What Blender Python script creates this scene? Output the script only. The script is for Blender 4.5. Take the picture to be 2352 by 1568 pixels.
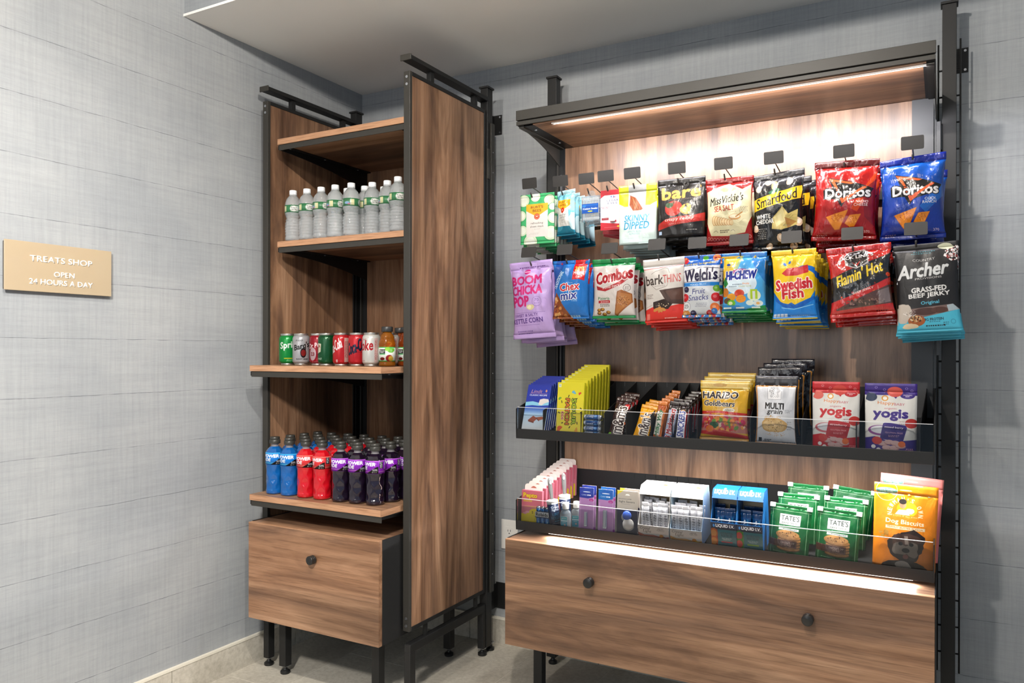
import bpy, bmesh, math, random
import numpy as np
from mathutils import Vector, Matrix
for o in list(bpy.data.objects): bpy.data.objects.remove(o)
SC = bpy.context.scene
COL = SC.collection
PI = math.pi

# ---------------------------------------------------------------- camera
CAM = Vector((2.4442, -2.911, 1.2602)); YAW, PIT, ROL, FPX, SHY = .5074, -.0014, .0018, 1783.4, 25.09
_f0 = Vector((-math.sin(YAW), math.cos(YAW), 0)); _r0 = Vector((math.cos(YAW), math.sin(YAW), 0)); _z = Vector((0, 0, 1))
_f = _f0*math.cos(PIT) + _z*math.sin(PIT); _u0 = _z*math.cos(PIT) - _f0*math.sin(PIT)
_r = _r0*math.cos(ROL) + _u0*math.sin(ROL); _u = _u0*math.cos(ROL) - _r0*math.sin(ROL)
cd = bpy.data.cameras.new('camera'); cam = bpy.data.objects.new('camera', cd); COL.objects.link(cam)
cam.matrix_world = Matrix(((_r.x, _u.x, -_f.x, CAM.x), (_r.y, _u.y, -_f.y, CAM.y), (_r.z, _u.z, -_f.z, CAM.z), (0, 0, 0, 1)))
cd.sensor_width = 36; cd.lens = FPX/2352*36; cd.shift_y = SHY/2352; cd.clip_start = .05
SC.camera = cam
def at(px, py, Y):
    """the point of the photograph's pixel on the real plane y = Y"""
    d = _r*((px-1176)/FPX) - _u*((py-784-SHY)/FPX) + _f
    return CAM + d*((Y-CAM.y)/d.y)
# ---------------------------------------------------------------- world, lamps, exposure
SC.view_settings.view_transform = 'Standard'; SC.view_settings.look = 'None'
SC.view_settings.gamma = 1; SC.view_settings.use_curve_mapping = False
SC.view_settings.exposure = 1.03
W = bpy.data.worlds.new('world'); SC.world = W; W.use_nodes = True
bg = W.node_tree.nodes['Background']; bg.inputs[0].default_value = (.60, .79, 1.0, 1); bg.inputs[1].default_value = .21
SC.cycles.max_bounces = 10; SC.cycles.transmission_bounces = 8; SC.cycles.transparent_max_bounces = 12
SC.cycles.caustics_reflective = False; SC.cycles.caustics_refractive = True; SC.cycles.sample_clamp_indirect = 4
def area(name, loc, sx, sy, power, col, rot=(0, 0, 0), spread=PI, shape='RECTANGLE'):
    l = bpy.data.lights.new(name, 'AREA'); l.shape = shape; l.size = sx
    if shape == 'RECTANGLE': l.size_y = sy
    l.energy = power; l.color = col; l.spread = spread
    o = bpy.data.objects.new(name, l); COL.objects.link(o); o.location = loc; o.rotation_euler = rot
    return o
WARM = (1.0, .93, .84)
for lx, ly, pw in ((1.0, -2.05, 27), (1.8, -2.05, 66), (3.4, -2.05, 7)):
    l = bpy.data.lights.new('downlight_lamp', 'POINT'); l.energy = pw; l.color = WARM; l.shadow_soft_size = .035
    o = bpy.data.objects.new('downlight_lamp', l); COL.objects.link(o); o.location = (lx, ly, 2.598)
area('room_light', (.9, -4.9, 1.7), 2.2, 1.5, 12, (1, .97, .94), (PI/2, 0, .12))  # unseen soft area added as fill from the camera side
sp = bpy.data.lights.new('wall_spot', 'SPOT'); sp.energy = 205; sp.color = (1, .96, .91); sp.spot_size = 1.0; sp.spot_blend = 1; sp.shadow_soft_size = .12  # unseen spot added to brighten the middle of the left wall
so = bpy.data.objects.new('wall_spot', sp); COL.objects.link(so); so.location = (1.9, -3.3, 2.5)
so.rotation_euler = (Vector((0, -1.45, 1.0))-so.location).to_track_quat('-Z', 'Y').to_euler()
area('shelf_led_light', (1.824, -.445, 2.061), 1.16, .012, 8.5, (.98, .96, 1), (.55, 0, 0))
area('mid_led_light', (1.82, -.440, .9455), 1.14, .012, 5.2, (1, .98, .97), (-.02, 0, 0))
area('tray_led_light', (1.80, -.452, .6185), 1.14, .012, 12, (1, .99, 1), (-.45, 0, 0))

# ---------------------------------------------------------------- materials
def lin(h):
    if isinstance(h, str): c = [int(h[i:i+2], 16)/255 for i in (0, 2, 4)]
    else: c = [v/255 for v in h]
    return tuple((v/12.92 if v <= .04045 else ((v+.055)/1.055)**2.4) for v in c)+(1,)
def nd(nt, t, **k):
    n = nt.nodes.new(t)
    for a, b in k.items():
        if a[0] == '_': n.inputs[int(a[1:])].default_value = b
        else: setattr(n, a, b)
    return n
def mat(name, col='808080', rough=.5, metal=0, trans=0, ior=1.45, emis=None, es=0, coat=0, alpha=1, spec=.5):
    m = bpy.data.materials.new(name); m.use_nodes = True; p = m.node_tree.nodes['Principled BSDF']
    p.inputs['Base Color'].default_value = lin(col); p.inputs['Roughness'].default_value = rough; p.inputs['Metallic'].default_value = metal
    p.inputs['Transmission Weight'].default_value = trans; p.inputs['IOR'].default_value = ior; p.inputs['Coat Weight'].default_value = coat
    p.inputs['Alpha'].default_value = alpha; p.inputs['Specular IOR Level'].default_value = spec
    if emis: p.inputs['Emission Color'].default_value = lin(emis); p.inputs['Emission Strength'].default_value = es
    return m
def nodes(m): return m.node_tree, m.node_tree.nodes['Principled BSDF']
def coords(nt, scale, kind='Object'):
    tc = nd(nt, 'ShaderNodeTexCoord'); mp = nd(nt, 'ShaderNodeMapping'); mp.inputs['Scale'].default_value = scale
    nt.links.new(tc.outputs[kind], mp.inputs[0]); return mp.outputs[0]
def noise(nt, vec, scale, detail=4, rough=.5, dist=0):
    n = nd(nt, 'ShaderNodeTexNoise'); n.inputs['Scale'].default_value = scale; n.inputs['Detail'].default_value = detail
    n.inputs['Roughness'].default_value = rough; n.inputs['Distortion'].default_value = dist; nt.links.new(vec, n.inputs['Vector']); return n.outputs['Fac']
def ramp(nt, fac, stops):
    r = nd(nt, 'ShaderNodeValToRGB'); e = r.color_ramp.elements
    while len(e) < len(stops): e.new(.5)
    for s, (p, c) in zip(e, stops): s.position = p; s.color = lin(c)
    nt.links.new(fac, r.inputs[0]); return r.outputs[0]
def mix(nt, a, b, fac, mode='MIX'):
    n = nd(nt, 'ShaderNodeMix', data_type='RGBA', blend_type=mode)
    for v, i in ((fac, 0), (a, 6), (b, 7)):
        if hasattr(v, 'node'): nt.links.new(v, n.inputs[i])
        else: n.inputs[i].default_value = v
    return n.outputs[2]
def bump(nt, p, h, strength, dist=.001):
    b = nd(nt, 'ShaderNodeBump'); b.inputs['Strength'].default_value = strength; b.inputs['Distance'].default_value = dist
    nt.links.new(h, b.inputs['Height']); nt.links.new(b.outputs[0], p.inputs['Normal'])
def wood(name, ax, shift=0, rough=.33):
    """walnut laminate, grain running along axis ax"""
    m = mat(name, '8a6247', rough); nt, p = nodes(m)
    s = [1.0, 1.0, 1.0]; s[ax] = .13
    v = coords(nt, s); mp = v.node; mp.inputs['Location'].default_value = (shift, shift*1.7, shift*.6)
    n1 = noise(nt, v, 6, 6, .6, 1.9); n2 = noise(nt, v, 2.8, 4, .55, 1.2)
    s2 = [1, 1, 1]; s2[ax] = .03
    v2 = coords(nt, s2); n3 = noise(nt, v2, 260, 3, .6); n4 = noise(nt, v2, 60, 2, .5)
    c1 = ramp(nt, n1, [(.30, '6a5243'), (.43, '8b6a53'), (.52, 'a17c60'), (.62, 'b08b6e'), (.75, '8b6950')])
    c2 = ramp(nt, n2, [(.35, '7c7069'), (.52, 'ffffff'), (.7, 'd8c6b8')])
    c3 = ramp(nt, n3, [(.3, 'a59a92'), (.5, 'ffffff'), (.75, 'ded6ce')])
    c4 = ramp(nt, n4, [(.35, 'c8beb5'), (.55, 'ffffff')])
    c = mix(nt, c1, c2, .75, 'MULTIPLY'); c = mix(nt, c, c3, .55, 'MULTIPLY'); c = mix(nt, c, c4, .6, 'MULTIPLY')
    nt.links.new(c, p.inputs['Base Color']); bump(nt, p, n3, .12, .0004)
    return m
WOODV = wood('walnut_vertical', 2); WOODV2 = wood('walnut_vertical_b', 2, 3.7); WOODH = wood('walnut_horizontal', 0, 1.3, .4); WOODH2 = wood('walnut_horizontal_b', 0, 5.1, .4)
EDGE = mat('walnut_edge', 'b08463', .45); EDGEY = mat('walnut_edge_side', 'b08463', .45)
for E_, sc_ in ((EDGE, (.04, 1, 1)), (EDGEY, (1, .04, 1))): nt, p = nodes(E_); v = coords(nt, sc_); n = noise(nt, v, 240, 3); nt.links.new(ramp(nt, n, [(.3, '8d6549'), (.55, 'b98d6c'), (.75, 'a0775a')]), p.inputs['Base Color'])
def metal(name, col, rough):
    m = mat(name, col, rough, spec=.4); nt, p = nodes(m); v = coords(nt, (1, 1, 1)); n = noise(nt, v, 900, 2); bump(nt, p, n, .12, .0003); return m
BLACK = metal('black_steel', '1f1f1f', .45); BLACK2 = metal('dark_bronze_steel', '34322e', .45); GREYM = metal('grey_steel', '4b4c4e', .38)
FOOT = mat('black_rubber', '1b1b1b', .35); SCREW = mat('zinc', 'c8ccd2', .3, 1); KNOB = mat('knob_black', '222120', .3)
HOOKM = mat('hook_steel', '33302e', .35); TAGM = metal('tag_grey', '282624', .55)
WHITEP = mat('white_plastic', 'e9e6e0', .35); CHROME = mat('chrome', 'd0d2d6', .15, 1)
CLEAR = mat('clear_acrylic', 'ffffff', .02, trans=1, ior=1.1, spec=.5)
nt, p = nodes(CLEAR)
# acrylic sheet: mostly see-through with a faint gloss
tr = nd(nt, 'ShaderNodeBsdfTransparent'); gl = nd(nt, 'ShaderNodeBsdfGlossy'); gl.inputs['Roughness'].default_value = .06
fr = nd(nt, 'ShaderNodeFresnel'); fr.inputs[0].default_value = 1.35; ms = nd(nt, 'ShaderNodeMixShader')
tr.inputs[0].default_value = (.97, .975, .98, 1)
nt.links.new(fr.outputs[0], ms.inputs[0]); nt.links.new(tr.outputs[0], ms.inputs[1]); nt.links.new(gl.outputs[0], ms.inputs[2])
nt.links.new(ms.outputs[0], nt.nodes['Material Output'].inputs[0])
ACREDGE = mat('acrylic_edge', 'd9dadd', .2)
DIFFUSER = mat('led_diffuser', 'e8e6e2', .4, emis='fff6ec', es=.15)
DIFFUSER2 = mat('led_diffuser_bright', 'e8e6e2', .4, emis='fff6ec', es=6)
LAMPM = mat('lamp_glow', 'ffffff', .4, emis='fff0dd', es=12)
def wallpaper(name, ax):
    m = mat(name, '8b949c', .75, spec=.3); nt, p = nodes(m)
    sc = [1, 1, 1]; sc[ax] = 1
    tc = nd(nt, 'ShaderNodeTexCoord')
    def st(a, b):  # a: along wall, b: vertical
        mp = nd(nt, 'ShaderNodeMapping'); s = [1, 1, b]; s[ax] = a; s[1-ax] = 0; mp.inputs['Scale'].default_value = s; nt.links.new(tc.outputs['Object'], mp.inputs[0]); return mp.outputs[0]
    h1 = noise(nt, st(22, 900), 1, 4, .65); v1 = noise(nt, st(800, 16), 1, 4, .65); h2 = noise(nt, st(3, 75), 1, 3); v2 = noise(nt, st(110, 4), 1, 3); big = noise(nt, st(2.2, 3), 1, 3)
    c = ramp(nt, big, [(.35, '989ca0'), (.65, 'a6a9ab')])
    c = mix(nt, c, ramp(nt, h1, [(.3, '8b9198'), (.5, 'ffffff'), (.8, 'f0f0f0')]), .20, 'MULTIPLY')
    c = mix(nt, c, ramp(nt, v1, [(.3, '8b9198'), (.5, 'ffffff'), (.8, 'f0f0f0')]), .14, 'MULTIPLY')
    c = mix(nt, c, ramp(nt, h2, [(.3, 'b4b8bc'), (.6, 'ffffff')]), .14, 'MULTIPLY')
    c = mix(nt, c, ramp(nt, v2, [(.3, 'b4b8bc'), (.6, 'ffffff')]), .16, 'MULTIPLY')
    # horizontal paper joints every .185 m
    sx = nd(nt, 'ShaderNodeSeparateXYZ'); nt.links.new(tc.outputs['Object'], sx.inputs[0])
    wob = noise(nt, st(9, 3), 1, 4)
    a = nd(nt, 'ShaderNodeMath', operation='MULTIPLY_ADD', _1=.008); nt.links.new(wob, a.inputs[0]); nt.links.new(sx.outputs[2], a.inputs[2])
    b = nd(nt, 'ShaderNodeMath', operation='SUBTRACT', _1=.0072 if ax == 1 else .032); nt.links.new(a.outputs[0], b.inputs[0])
    d = nd(nt, 'ShaderNodeMath', operation='DIVIDE', _1=.1849); nt.links.new(b.outputs[0], d.inputs[0])
    fr = nd(nt, 'ShaderNodeMath', operation='FRACT'); nt.links.new(d.outputs[0], fr.inputs[0])
    lt = nd(nt, 'ShaderNodeMath', operation='LESS_THAN', _1=.011); nt.links.new(fr.outputs[0], lt.inputs[0])
    br = noise(nt, st(18, 6), 1, 3); gm = nd(nt, 'ShaderNodeMath', operation='MULTIPLY'); nt.links.new(lt.outputs[0], gm.inputs[0])
    rr = nd(nt, 'ShaderNodeMapRange', _1=.35, _2=.6, _3=.15, _4=.75); nt.links.new(br, rr.inputs[0]); nt.links.new(rr.outputs[0], gm.inputs[1])
    c = mix(nt, c, lin('565b60'), gm.outputs[0])
    # rare pale slubs
    sl = noise(nt, st(16, 190), 1, 1); c = mix(nt, c, lin('c9ccce'), ramp(nt, sl, [(.80, '000000'), (.83, '909090')]))
    nt.links.new(c, p.inputs['Base Color'])
    hh = nd(nt, 'ShaderNodeMath', operation='ADD'); nt.links.new(h1, hh.inputs[0]); nt.links.new(v1, hh.inputs[1]); bump(nt, p, hh.outputs[0], .25, .0006)
    return m
PAPER_L = wallpaper('linen_wallpaper_left', 1); PAPER_B = wallpaper('linen_wallpaper_back', 0)
CEIL = mat('ceiling_paint', 'f0eeea', .8)
def tile_mat(name, base):
    m = mat(name, base, .5); nt, p = nodes(m); v = coords(nt, (1, .35, 1)); n1 = noise(nt, v, 5, 5, .6, .8); v2 = coords(nt, (1, 1, 1)); n2 = noise(nt, v2, 60, 4, .7)
    c = ramp(nt, n1, [(.3, 'b3ac9f'), (.5, 'c6c0b3'), (.7, 'd0cabd')]); c = mix(nt, c, ramp(nt, n2, [(.3, 'c8c5c0'), (.6, 'ffffff')]), .6, 'MULTIPLY')
    nt.links.new(c, p.inputs['Base Color']); bump(nt, p, n2, .1, .0005); return m
TILE = tile_mat('floor_tile', 'a39c91'); GROUT = mat('grout', 'd2ccc0', .8); BASEM = tile_mat('baseboard_tile', 'a39c91'); BASETRIM = mat('base_trim', 'e2dccd', .5)

# ---------------------------------------------------------------- mesh helpers
WL = {}
def link(name, me, parent=None, mats=()):
    o = bpy.data.objects.new(name, me); COL.objects.link(o)
    for m in mats: me.materials.append(m)
    if parent is not None: o.parent = parent
    return o
def obj(name, bm, m, parent=None, smooth=False, bevel=0, seg=2):
    """one mesh; bm is in world coordinates, parent things stand at WL[parent.name]"""
    off = WL.get(parent.name, Vector((0, 0, 0))) if parent is not None else Vector((0, 0, 0))
    if off.length: bmesh.ops.translate(bm, verts=bm.verts, vec=-off)
    me = bpy.data.meshes.new(name); bm.to_mesh(me); bm.free()
    if smooth:
        for f in me.polygons: f.use_smooth = True
    o = link(name, me, parent, m if isinstance(m, (list, tuple)) else (m,))
    WL[o.name] = off
    if bevel:
        b = o.modifiers.new('bevel', 'BEVEL'); b.width = bevel; b.segments = seg; b.limit_method = 'ANGLE'; b.angle_limit = .6
    return o
def tag(o, label=None, cat=None, group=None, kind=None):
    if label: o['label'] = label
    if cat: o['category'] = cat
    if group: o['group'] = group
    if kind: o['kind'] = kind
    return o
def thing(name, label, cat, loc=(0, 0, 0), group=None):
    o = bpy.data.objects.new(name, None); COL.objects.link(o); o.location = loc; o.empty_display_size = .05
    WL[o.name] = Vector(loc); return tag(o, label, cat, group)
def box(bm, x0, x1, y0, y1, z0, z1, mi=0):
    vs = [bm.verts.new((x, y, z)) for x in (x0, x1) for y in (y0, y1) for z in (z0, z1)]
    for q in ((0, 1, 3, 2), (4, 6, 7, 5), (0, 4, 5, 1), (2, 3, 7, 6), (0, 2, 6, 4), (1, 5, 7, 3)):
        f = bm.faces.new([vs[i] for i in q]); f.material_index = mi
    return bm
def bx(*a):
    bm = bmesh.new(); return box(bm, *a)
def prism(pts, axis, a, b):
    """polygon pts (2D) extruded along axis from a to b; axis 0: pts=(y,z); 1: (x,z); 2: (x,y)"""
    bm = bmesh.new()
    def mk(p, t): return {0: (t, p[0], p[1]), 1: (p[0], t, p[1]), 2: (p[0], p[1], t)}[axis]
    A = [bm.verts.new(mk(p, a)) for p in pts]; B = [bm.verts.new(mk(p, b)) for p in pts]
    bm.faces.new(A); bm.faces.new(B[::-1]); n = len(pts)
    for i in range(n): bm.faces.new((A[i], B[i], B[(i+1) % n], A[(i+1) % n]))
    bmesh.ops.recalc_face_normals(bm, faces=bm.faces); return bm
def lathe(prof, n=24, cx=0, cy=0, bm=None, rf=None, uvr=None, mi=0):
    """profile [(r,z)] round the vertical through cx,cy; rf(theta,z)->radius factor; uvr=(z0,z1) writes wrap-round uvs"""
    bm = bm or bmesh.new(); rings = []; uvl = bm.loops.layers.uv.verify() if uvr else None
    for r, z in prof:
        rings.append([bm.verts.new((cx+r*(rf(2*PI*k/n, z) if rf else 1)*math.cos(2*PI*k/n), cy+r*(rf(2*PI*k/n, z) if rf else 1)*math.sin(2*PI*k/n), z)) for k in range(n)])
    for i in range(len(rings)-1):
        for k in range(n):
            f = bm.faces.new((rings[i][k], rings[i][(k+1) % n], rings[i+1][(k+1) % n], rings[i+1][k])); f.smooth = True; f.material_index = mi
            if uvr:
                for l, (kk, zz) in zip(f.loops, ((k, prof[i][1]), (k+1, prof[i][1]), (k+1, prof[i+1][1]), (k, prof[i+1][1]))): l[uvl].uv = (kk/n, (zz-uvr[0])/(uvr[1]-uvr[0]))
    if prof[0][0] > 1e-5: bm.faces.new(rings[0][::-1]).material_index = mi
    if prof[-1][0] > 1e-5: bm.faces.new(rings[-1]).material_index = mi
    return bm
def tube(bm, pts, r, n=8):
    prev = None; P = [Vector(p) for p in pts]
    for i, p in enumerate(P):
        d = (P[min(i+1, len(P)-1)]-P[max(i-1, 0)]).normalized(); a = d.cross(Vector((0, 0, 1)) if abs(d.z) < .9 else Vector((1, 0, 0))).normalized(); b = d.cross(a)
        ring = [bm.verts.new(p+a*r*math.cos(2*PI*k/n)+b*r*math.sin(2*PI*k/n)) for k in range(n)]
        if prev:
            for k in range(n): bm.faces.new((prev[k], prev[(k+1) % n], ring[(k+1) % n], ring[k])).smooth = True
        else: bm.faces.new(ring)
        prev = ring
    bm.faces.new(prev[::-1]); bmesh.ops.recalc_face_normals(bm, faces=bm.faces); return bm
def cyl(bm, p0, p1, r, n=12): return tube(bm, [p0, p1], r, n)
def dup(o, parent=None):
    c = o.copy(); COL.objects.link(c)
    if parent is not None: c.parent = parent
    for ch in list(o.children): dup(ch, c)
    return c
ORD = ['front', 'second', 'third', 'fourth', 'fifth', 'sixth', 'seventh', 'eighth', 'ninth', 'tenth', 'eleventh', 'twelfth', 'thirteenth', 'fourteenth']

# ---------------------------------------------------------------- print canvas: flat print drawn in numpy
def rgb(h): return np.array([int(h[i:i+2], 16)/255 for i in (0, 2, 4)], np.float32)
_tx = {}
def glyphs(s, bold):
    k = (s, round(bold, 3))
    if k in _tx: return _tx[k]
    cu = bpy.data.curves.new('t', 'FONT'); cu.body = s; cu.size = 1; cu.resolution_u = 2; cu.offset = bold; cu.space_line = .8
    cu.align_x = 'CENTER'; o = bpy.data.objects.new('t', cu)
    me = bpy.data.meshes.new_from_object(o); me.calc_loop_triangles()
    co = np.array([v.co[:2] for v in me.vertices]); tr = np.array([t.vertices[:] for t in me.loop_triangles])
    T = co[tr] if len(tr) else np.zeros((0, 3, 2))
    bpy.data.objects.remove(o); bpy.data.curves.remove(cu); bpy.data.meshes.remove(me)
    ar = (T[:, 1, 0]-T[:, 0, 0])*(T[:, 2, 1]-T[:, 0, 1])-(T[:, 1, 1]-T[:, 0, 1])*(T[:, 2, 0]-T[:, 0, 0])
    T[ar < 0] = T[ar < 0][:, ::-1]
    _tx[k] = T; return T
class Cv:
    def __init__(s, w, h, bgc, W=300):
        s.W = W*2; s.H = int(round(W*h/w))*2; s.a = np.empty((s.H, s.W, 3), np.float32); s.a[:] = rgb(bgc); s.asp = h/w
    def _fill(s, E, col, alpha=1., col2=None, horiz=False):
        """E: (n,4) oriented edges in pixels, nonzero winding"""
        x0, x1 = E[:, [0, 2]].min(), E[:, [0, 2]].max(); y0, y1 = E[:, [1, 3]].min(), E[:, [1, 3]].max()
        X0, X1, Y0, Y1 = max(0, int(x0)-1), min(s.W, int(x1)+2), max(0, int(y0)-1), min(s.H, int(y1)+2)
        if X0 >= X1 or Y0 >= Y1: return
        w, h = X1-X0, Y1-Y0; acc = np.zeros((h, w+1), np.int32)
        xa, ya, xb, yb = E.T; sg = np.where(ya < yb, 1, -1); lo = np.minimum(ya, yb); hi = np.maximum(ya, yb)
        r0 = np.clip(np.ceil(lo-.5).astype(int), Y0, Y1); r1 = np.clip(np.ceil(hi-.5).astype(int), Y0, Y1); n = r1-r0
        k = n > 0
        if not k.any(): return
        idx = np.repeat(np.nonzero(k)[0], n[k]); st = np.cumsum(n[k])-n[k]
        rows = np.arange(n[k].sum())-np.repeat(st, n[k])+np.repeat(r0[k], n[k])
        t = (rows+.5-ya[idx])/(yb[idx]-ya[idx]); xc = xa[idx]+t*(xb[idx]-xa[idx]); c = np.clip(np.ceil(xc-.5).astype(int)-X0, 0, w)
        np.add.at(acc, (rows-Y0, c), sg[idx]); m = (np.cumsum(acc, 1)[:, :w] != 0)
        v = s.a[Y0:Y1, X0:X1]
        if col2 is None: C = rgb(col)
        else:
            g = (np.linspace(0, 1, w)[None, :, None] if horiz else np.linspace(0, 1, h)[:, None, None]).astype(np.float32)
            C = np.broadcast_to(rgb(col)*(1-g)+rgb(col2)*g, v.shape)
        if alpha >= 1:
            if col2 is None: v[m] = C
            else: v[m] = C[m]
        else: v[m] = v[m]*(1-alpha)+(C if col2 is None else C[m])*alpha
    def poly(s, pts, col, alpha=1., col2=None, horiz=False):
        P = np.array(pts, float)*[s.W, s.H]; s._fill(np.hstack([P, np.roll(P, -1, 0)]), col, alpha, col2, horiz); return s
    def rect(s, x0, y0, x1, y1, col, alpha=1., col2=None, horiz=False): return s.poly([(x0, y0), (x1, y0), (x1, y1), (x0, y1)], col, alpha, col2, horiz)
    def ell(s, cx, cy, rx, ry, col, alpha=1., rot=0, n=36, col2=None):
        q = [(2*PI*k/n) for k in range(n)]; cr, sr = math.cos(rot), math.sin(rot)
        return s.poly([(cx+rx*math.cos(t)*cr-ry*math.sin(t)*sr, cy+(rx*math.cos(t)*sr+ry*math.sin(t)*cr)/s.asp) for t in q], col, alpha, col2)
    def ring(s, cx, cy, r, w, col, n=36): return s.line([(cx+r*math.cos(2*PI*k/n), cy+r*math.sin(2*PI*k/n)/s.asp) for k in range(n+1)], w, col)
    def line(s, pts, w, col, alpha=1.):
        for (x0, y0), (x1, y1) in zip(pts, pts[1:]):
            dx, dy = (x1-x0), (y1-y0)*s.asp; L = math.hypot(dx, dy) or 1; nx, ny = -dy/L*w/2, dx/L*w/2/s.asp
            s.poly([(x0+nx, y0+ny), (x1+nx, y1+ny), (x1-nx, y1-ny), (x0-nx, y0-ny)], col, alpha)
        return s
    def txt(s, t, cx, cy, w, h, col, rot=0, sh=0, b=0., oc=None, ow=.05, alpha=1., arc=0):
        T0 = glyphs(t, 0)
        if not len(T0): return s
        mn, mx = T0.min((0, 1)), T0.max((0, 1)); ctr = (mn+mx)/2; sz = np.maximum(mx-mn, 1e-4)
        def put(T, c, rr=0.):
            q = (T-ctr)/sz; X = q[..., 0]*w*s.W; Yy = -q[..., 1]*h*s.H
            if arc: Yy = Yy+arc*s.H*(q[..., 0]*2)**2
            X = X-Yy*sh; cr, sr = math.cos(rot), math.sin(rot)
            P = np.stack([cx*s.W+X*cr-Yy*sr, cy*s.H+X*sr+Yy*cr], -1)
            E = np.concatenate([np.concatenate([P[:, i], P[:, (i+1) % 3]], 1) for i in range(3)], 0)
            rp = rr/sz[1]*h*s.H*.8; s._fill(E, c, alpha)
            if rp > .4:
                for kk in range(8): s._fill(E+np.tile([rp*math.cos(kk*PI/4), rp*math.sin(kk*PI/4)], 2), c, alpha)
        if oc: put(T0, oc, b+ow*1.5)
        put(T0, col, b); return s
    def blob(s, cx, cy, rx, ry, col, seed=0, n=22, j=.18, alpha=1., col2=None):
        rd = random.Random(seed); ph = [rd.uniform(0, 6) for _ in range(3)]
        P = []
        for k in range(n):
            t = 2*PI*k/n; r = 1+j*(math.sin(2*t+ph[0])*.5+math.sin(3*t+ph[1])*.4+rd.uniform(-.3, .3)); P.append((cx+rx*r*math.cos(t), cy+ry*r*math.sin(t)/s.asp))
        return s.poly(P, col, alpha, col2)
    def spk(s, cx, cy, rx, ry, cols, n, size, seed=0):
        rd = random.Random(seed)
        for _ in range(n):
            t, r = rd.uniform(0, 2*PI), math.sqrt(rd.random()); k = size*rd.uniform(.5, 1.4)
            s.ell(cx+rx*r*math.cos(t), cy+ry*r*math.sin(t)/s.asp, k, k*rd.uniform(.5, 1), rd.choice(cols), 1, rd.uniform(0, 3), 7)
        return s
    def small(s, cx, cy, w, n, col, th=.006, gap=.02, seed=1):
        """lines of print too small to read"""
        rd = random.Random(seed)
        for i in range(n):
            x = cx-w/2*rd.uniform(.7, 1); xe = cx+w/2*rd.uniform(.7, 1)
            while x < xe: q = rd.uniform(.012, .035); s.rect(x, cy+i*gap, min(x+q, xe), cy+i*gap+th, col); x += q+.012
        return s
    def image(s, name):
        a = s.a.reshape(s.H//2, 2, s.W//2, 2, 3).mean((1, 3)); a = a**1.28*.88; h, w = a.shape[:2]
        im = bpy.data.images.new(name, w, h); px = np.ones((h, w, 4), np.float32); px[..., :3] = a[::-1]; im.pixels.foreach_set(px.ravel()); im.pack(); return im
def print_mat(name, cv, rough=.32, crinkle=.5, cs=40, spec=.5, coat=0, metal=0, seal=False):
    m = mat(name, 'ffffff', rough, metal, coat=coat, spec=spec); nt, p = nodes(m)
    t = nd(nt, 'ShaderNodeTexImage'); t.image = cv.image(name); uv = nd(nt, 'ShaderNodeUVMap'); nt.links.new(uv.outputs[0], t.inputs[0]); t.extension = 'EXTEND'
    nt.links.new(t.outputs[0], p.inputs['Base Color'])
    if crinkle:
        v = coords(nt, (1, 1, .6)); n = noise(nt, v, cs, 2, .55, 1.2); bump(nt, p, n, crinkle, .003)
    return m

# ---------------------------------------------------------------- room
H = 2.489; HC = 2.62
def struct(name, bm, m, parent=None, **k):
    o = obj(name, bm, m, parent, **k); o['kind'] = 'structure'; return o
wl = struct('wall_left', bx(-.1, 0, -5.2, .1, 0, HC+.05), PAPER_L)
wb = struct('wall_back', bx(0, 5.2, 0, .1, 0, HC+.05), PAPER_B)
sof = struct('trim_1', bx(0, 5.2, -1.0, 0, H+.006, HC), PAPER_B); tag(sof, 'papered soffit dropped from the ceiling over the shelving')
struct('ceiling', bx(0, 5.2, -1.003, 0, H, H+.006), CEIL); up = struct('ceiling', bx(0, 5.2, -5.2, -1.003, HC, HC+.05), CEIL)
be = struct('trim_2', bx(.0, 5.2, -1.004, -.999, H-.001, H+.008), CEIL); tag(be, 'white corner bead along the soffit edge')
gr = struct('floor', bx(0, 5.2, -5.2, 0, -.03, -.0007), GROUT)
TW_, TL_ = .3365, .62
cols = {}
tile_me = None
for k in range(-1, 9):
    x0 = .283+TW_*(k-0); y_off = (-.409, -.19)[k % 2]+.0
    for j in range(-5, 2):
        y0 = y_off+TL_*j-TL_ if False else y_off+TL_*j
        xa, xb, ya, yb = max(x0+.0015, .012), x0+TW_-.0015, y0+.0015, min(y0+TL_-.0015, -.012)
        if xb <= xa+.01 or yb <= ya+.02 or ya < -2.3: continue
        t = obj('tile', bx(xa, xb, ya, yb, -.0006, 0), TILE, gr)
bl = struct('baseboard_left', bx(0, .003, -5.2, 0, 0, .113), BASETRIM)
for y0, y1 in ((-2.28, -1.670), (-1.667, -1.0595), (-1.0565, -.449), (-.446, -.012)): obj('tile', bx(.003, .012, y0, y1, .0, .105), BASEM, bl)
obj('edge_strip', bx(.003, .014, -5.2, -.002, .105, .113), BASETRIM, bl)
bb = struct('baseboard_back', bx(.003, 5.2, -.003, 0, 0, .113), BASETRIM)
for k in range(8): obj('tile', bx(.014+.6105*k, .014+.6105*k+.607, -.012, -.003, 0, .105), BASEM, bb)
obj('edge_strip', bx(.014, 5.2, -.014, -.003, .105, .113), BASETRIM, bb)
for i, lx in enumerate((1.0, 1.8, 3.4)):
    L = thing('downlight', ('ceiling downlight in front of the left shelving tower', 'ceiling downlight in front of the wide snack display', 'ceiling downlight farthest right, beyond the snack display')[i], 'ceiling light', (lx, -2.05, HC), 'ceiling downlights')
    b = lathe([(.085, HC-.012), (.095, HC-.006), (.095, HC)], 28, lx, -2.05); obj('trim_ring', b, WHITEP, L)
    b = lathe([(.069, HC-.0105), (.069, HC-.010)], 24, lx, -2.05); obj('lens', b, LAMPM, L)

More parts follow.
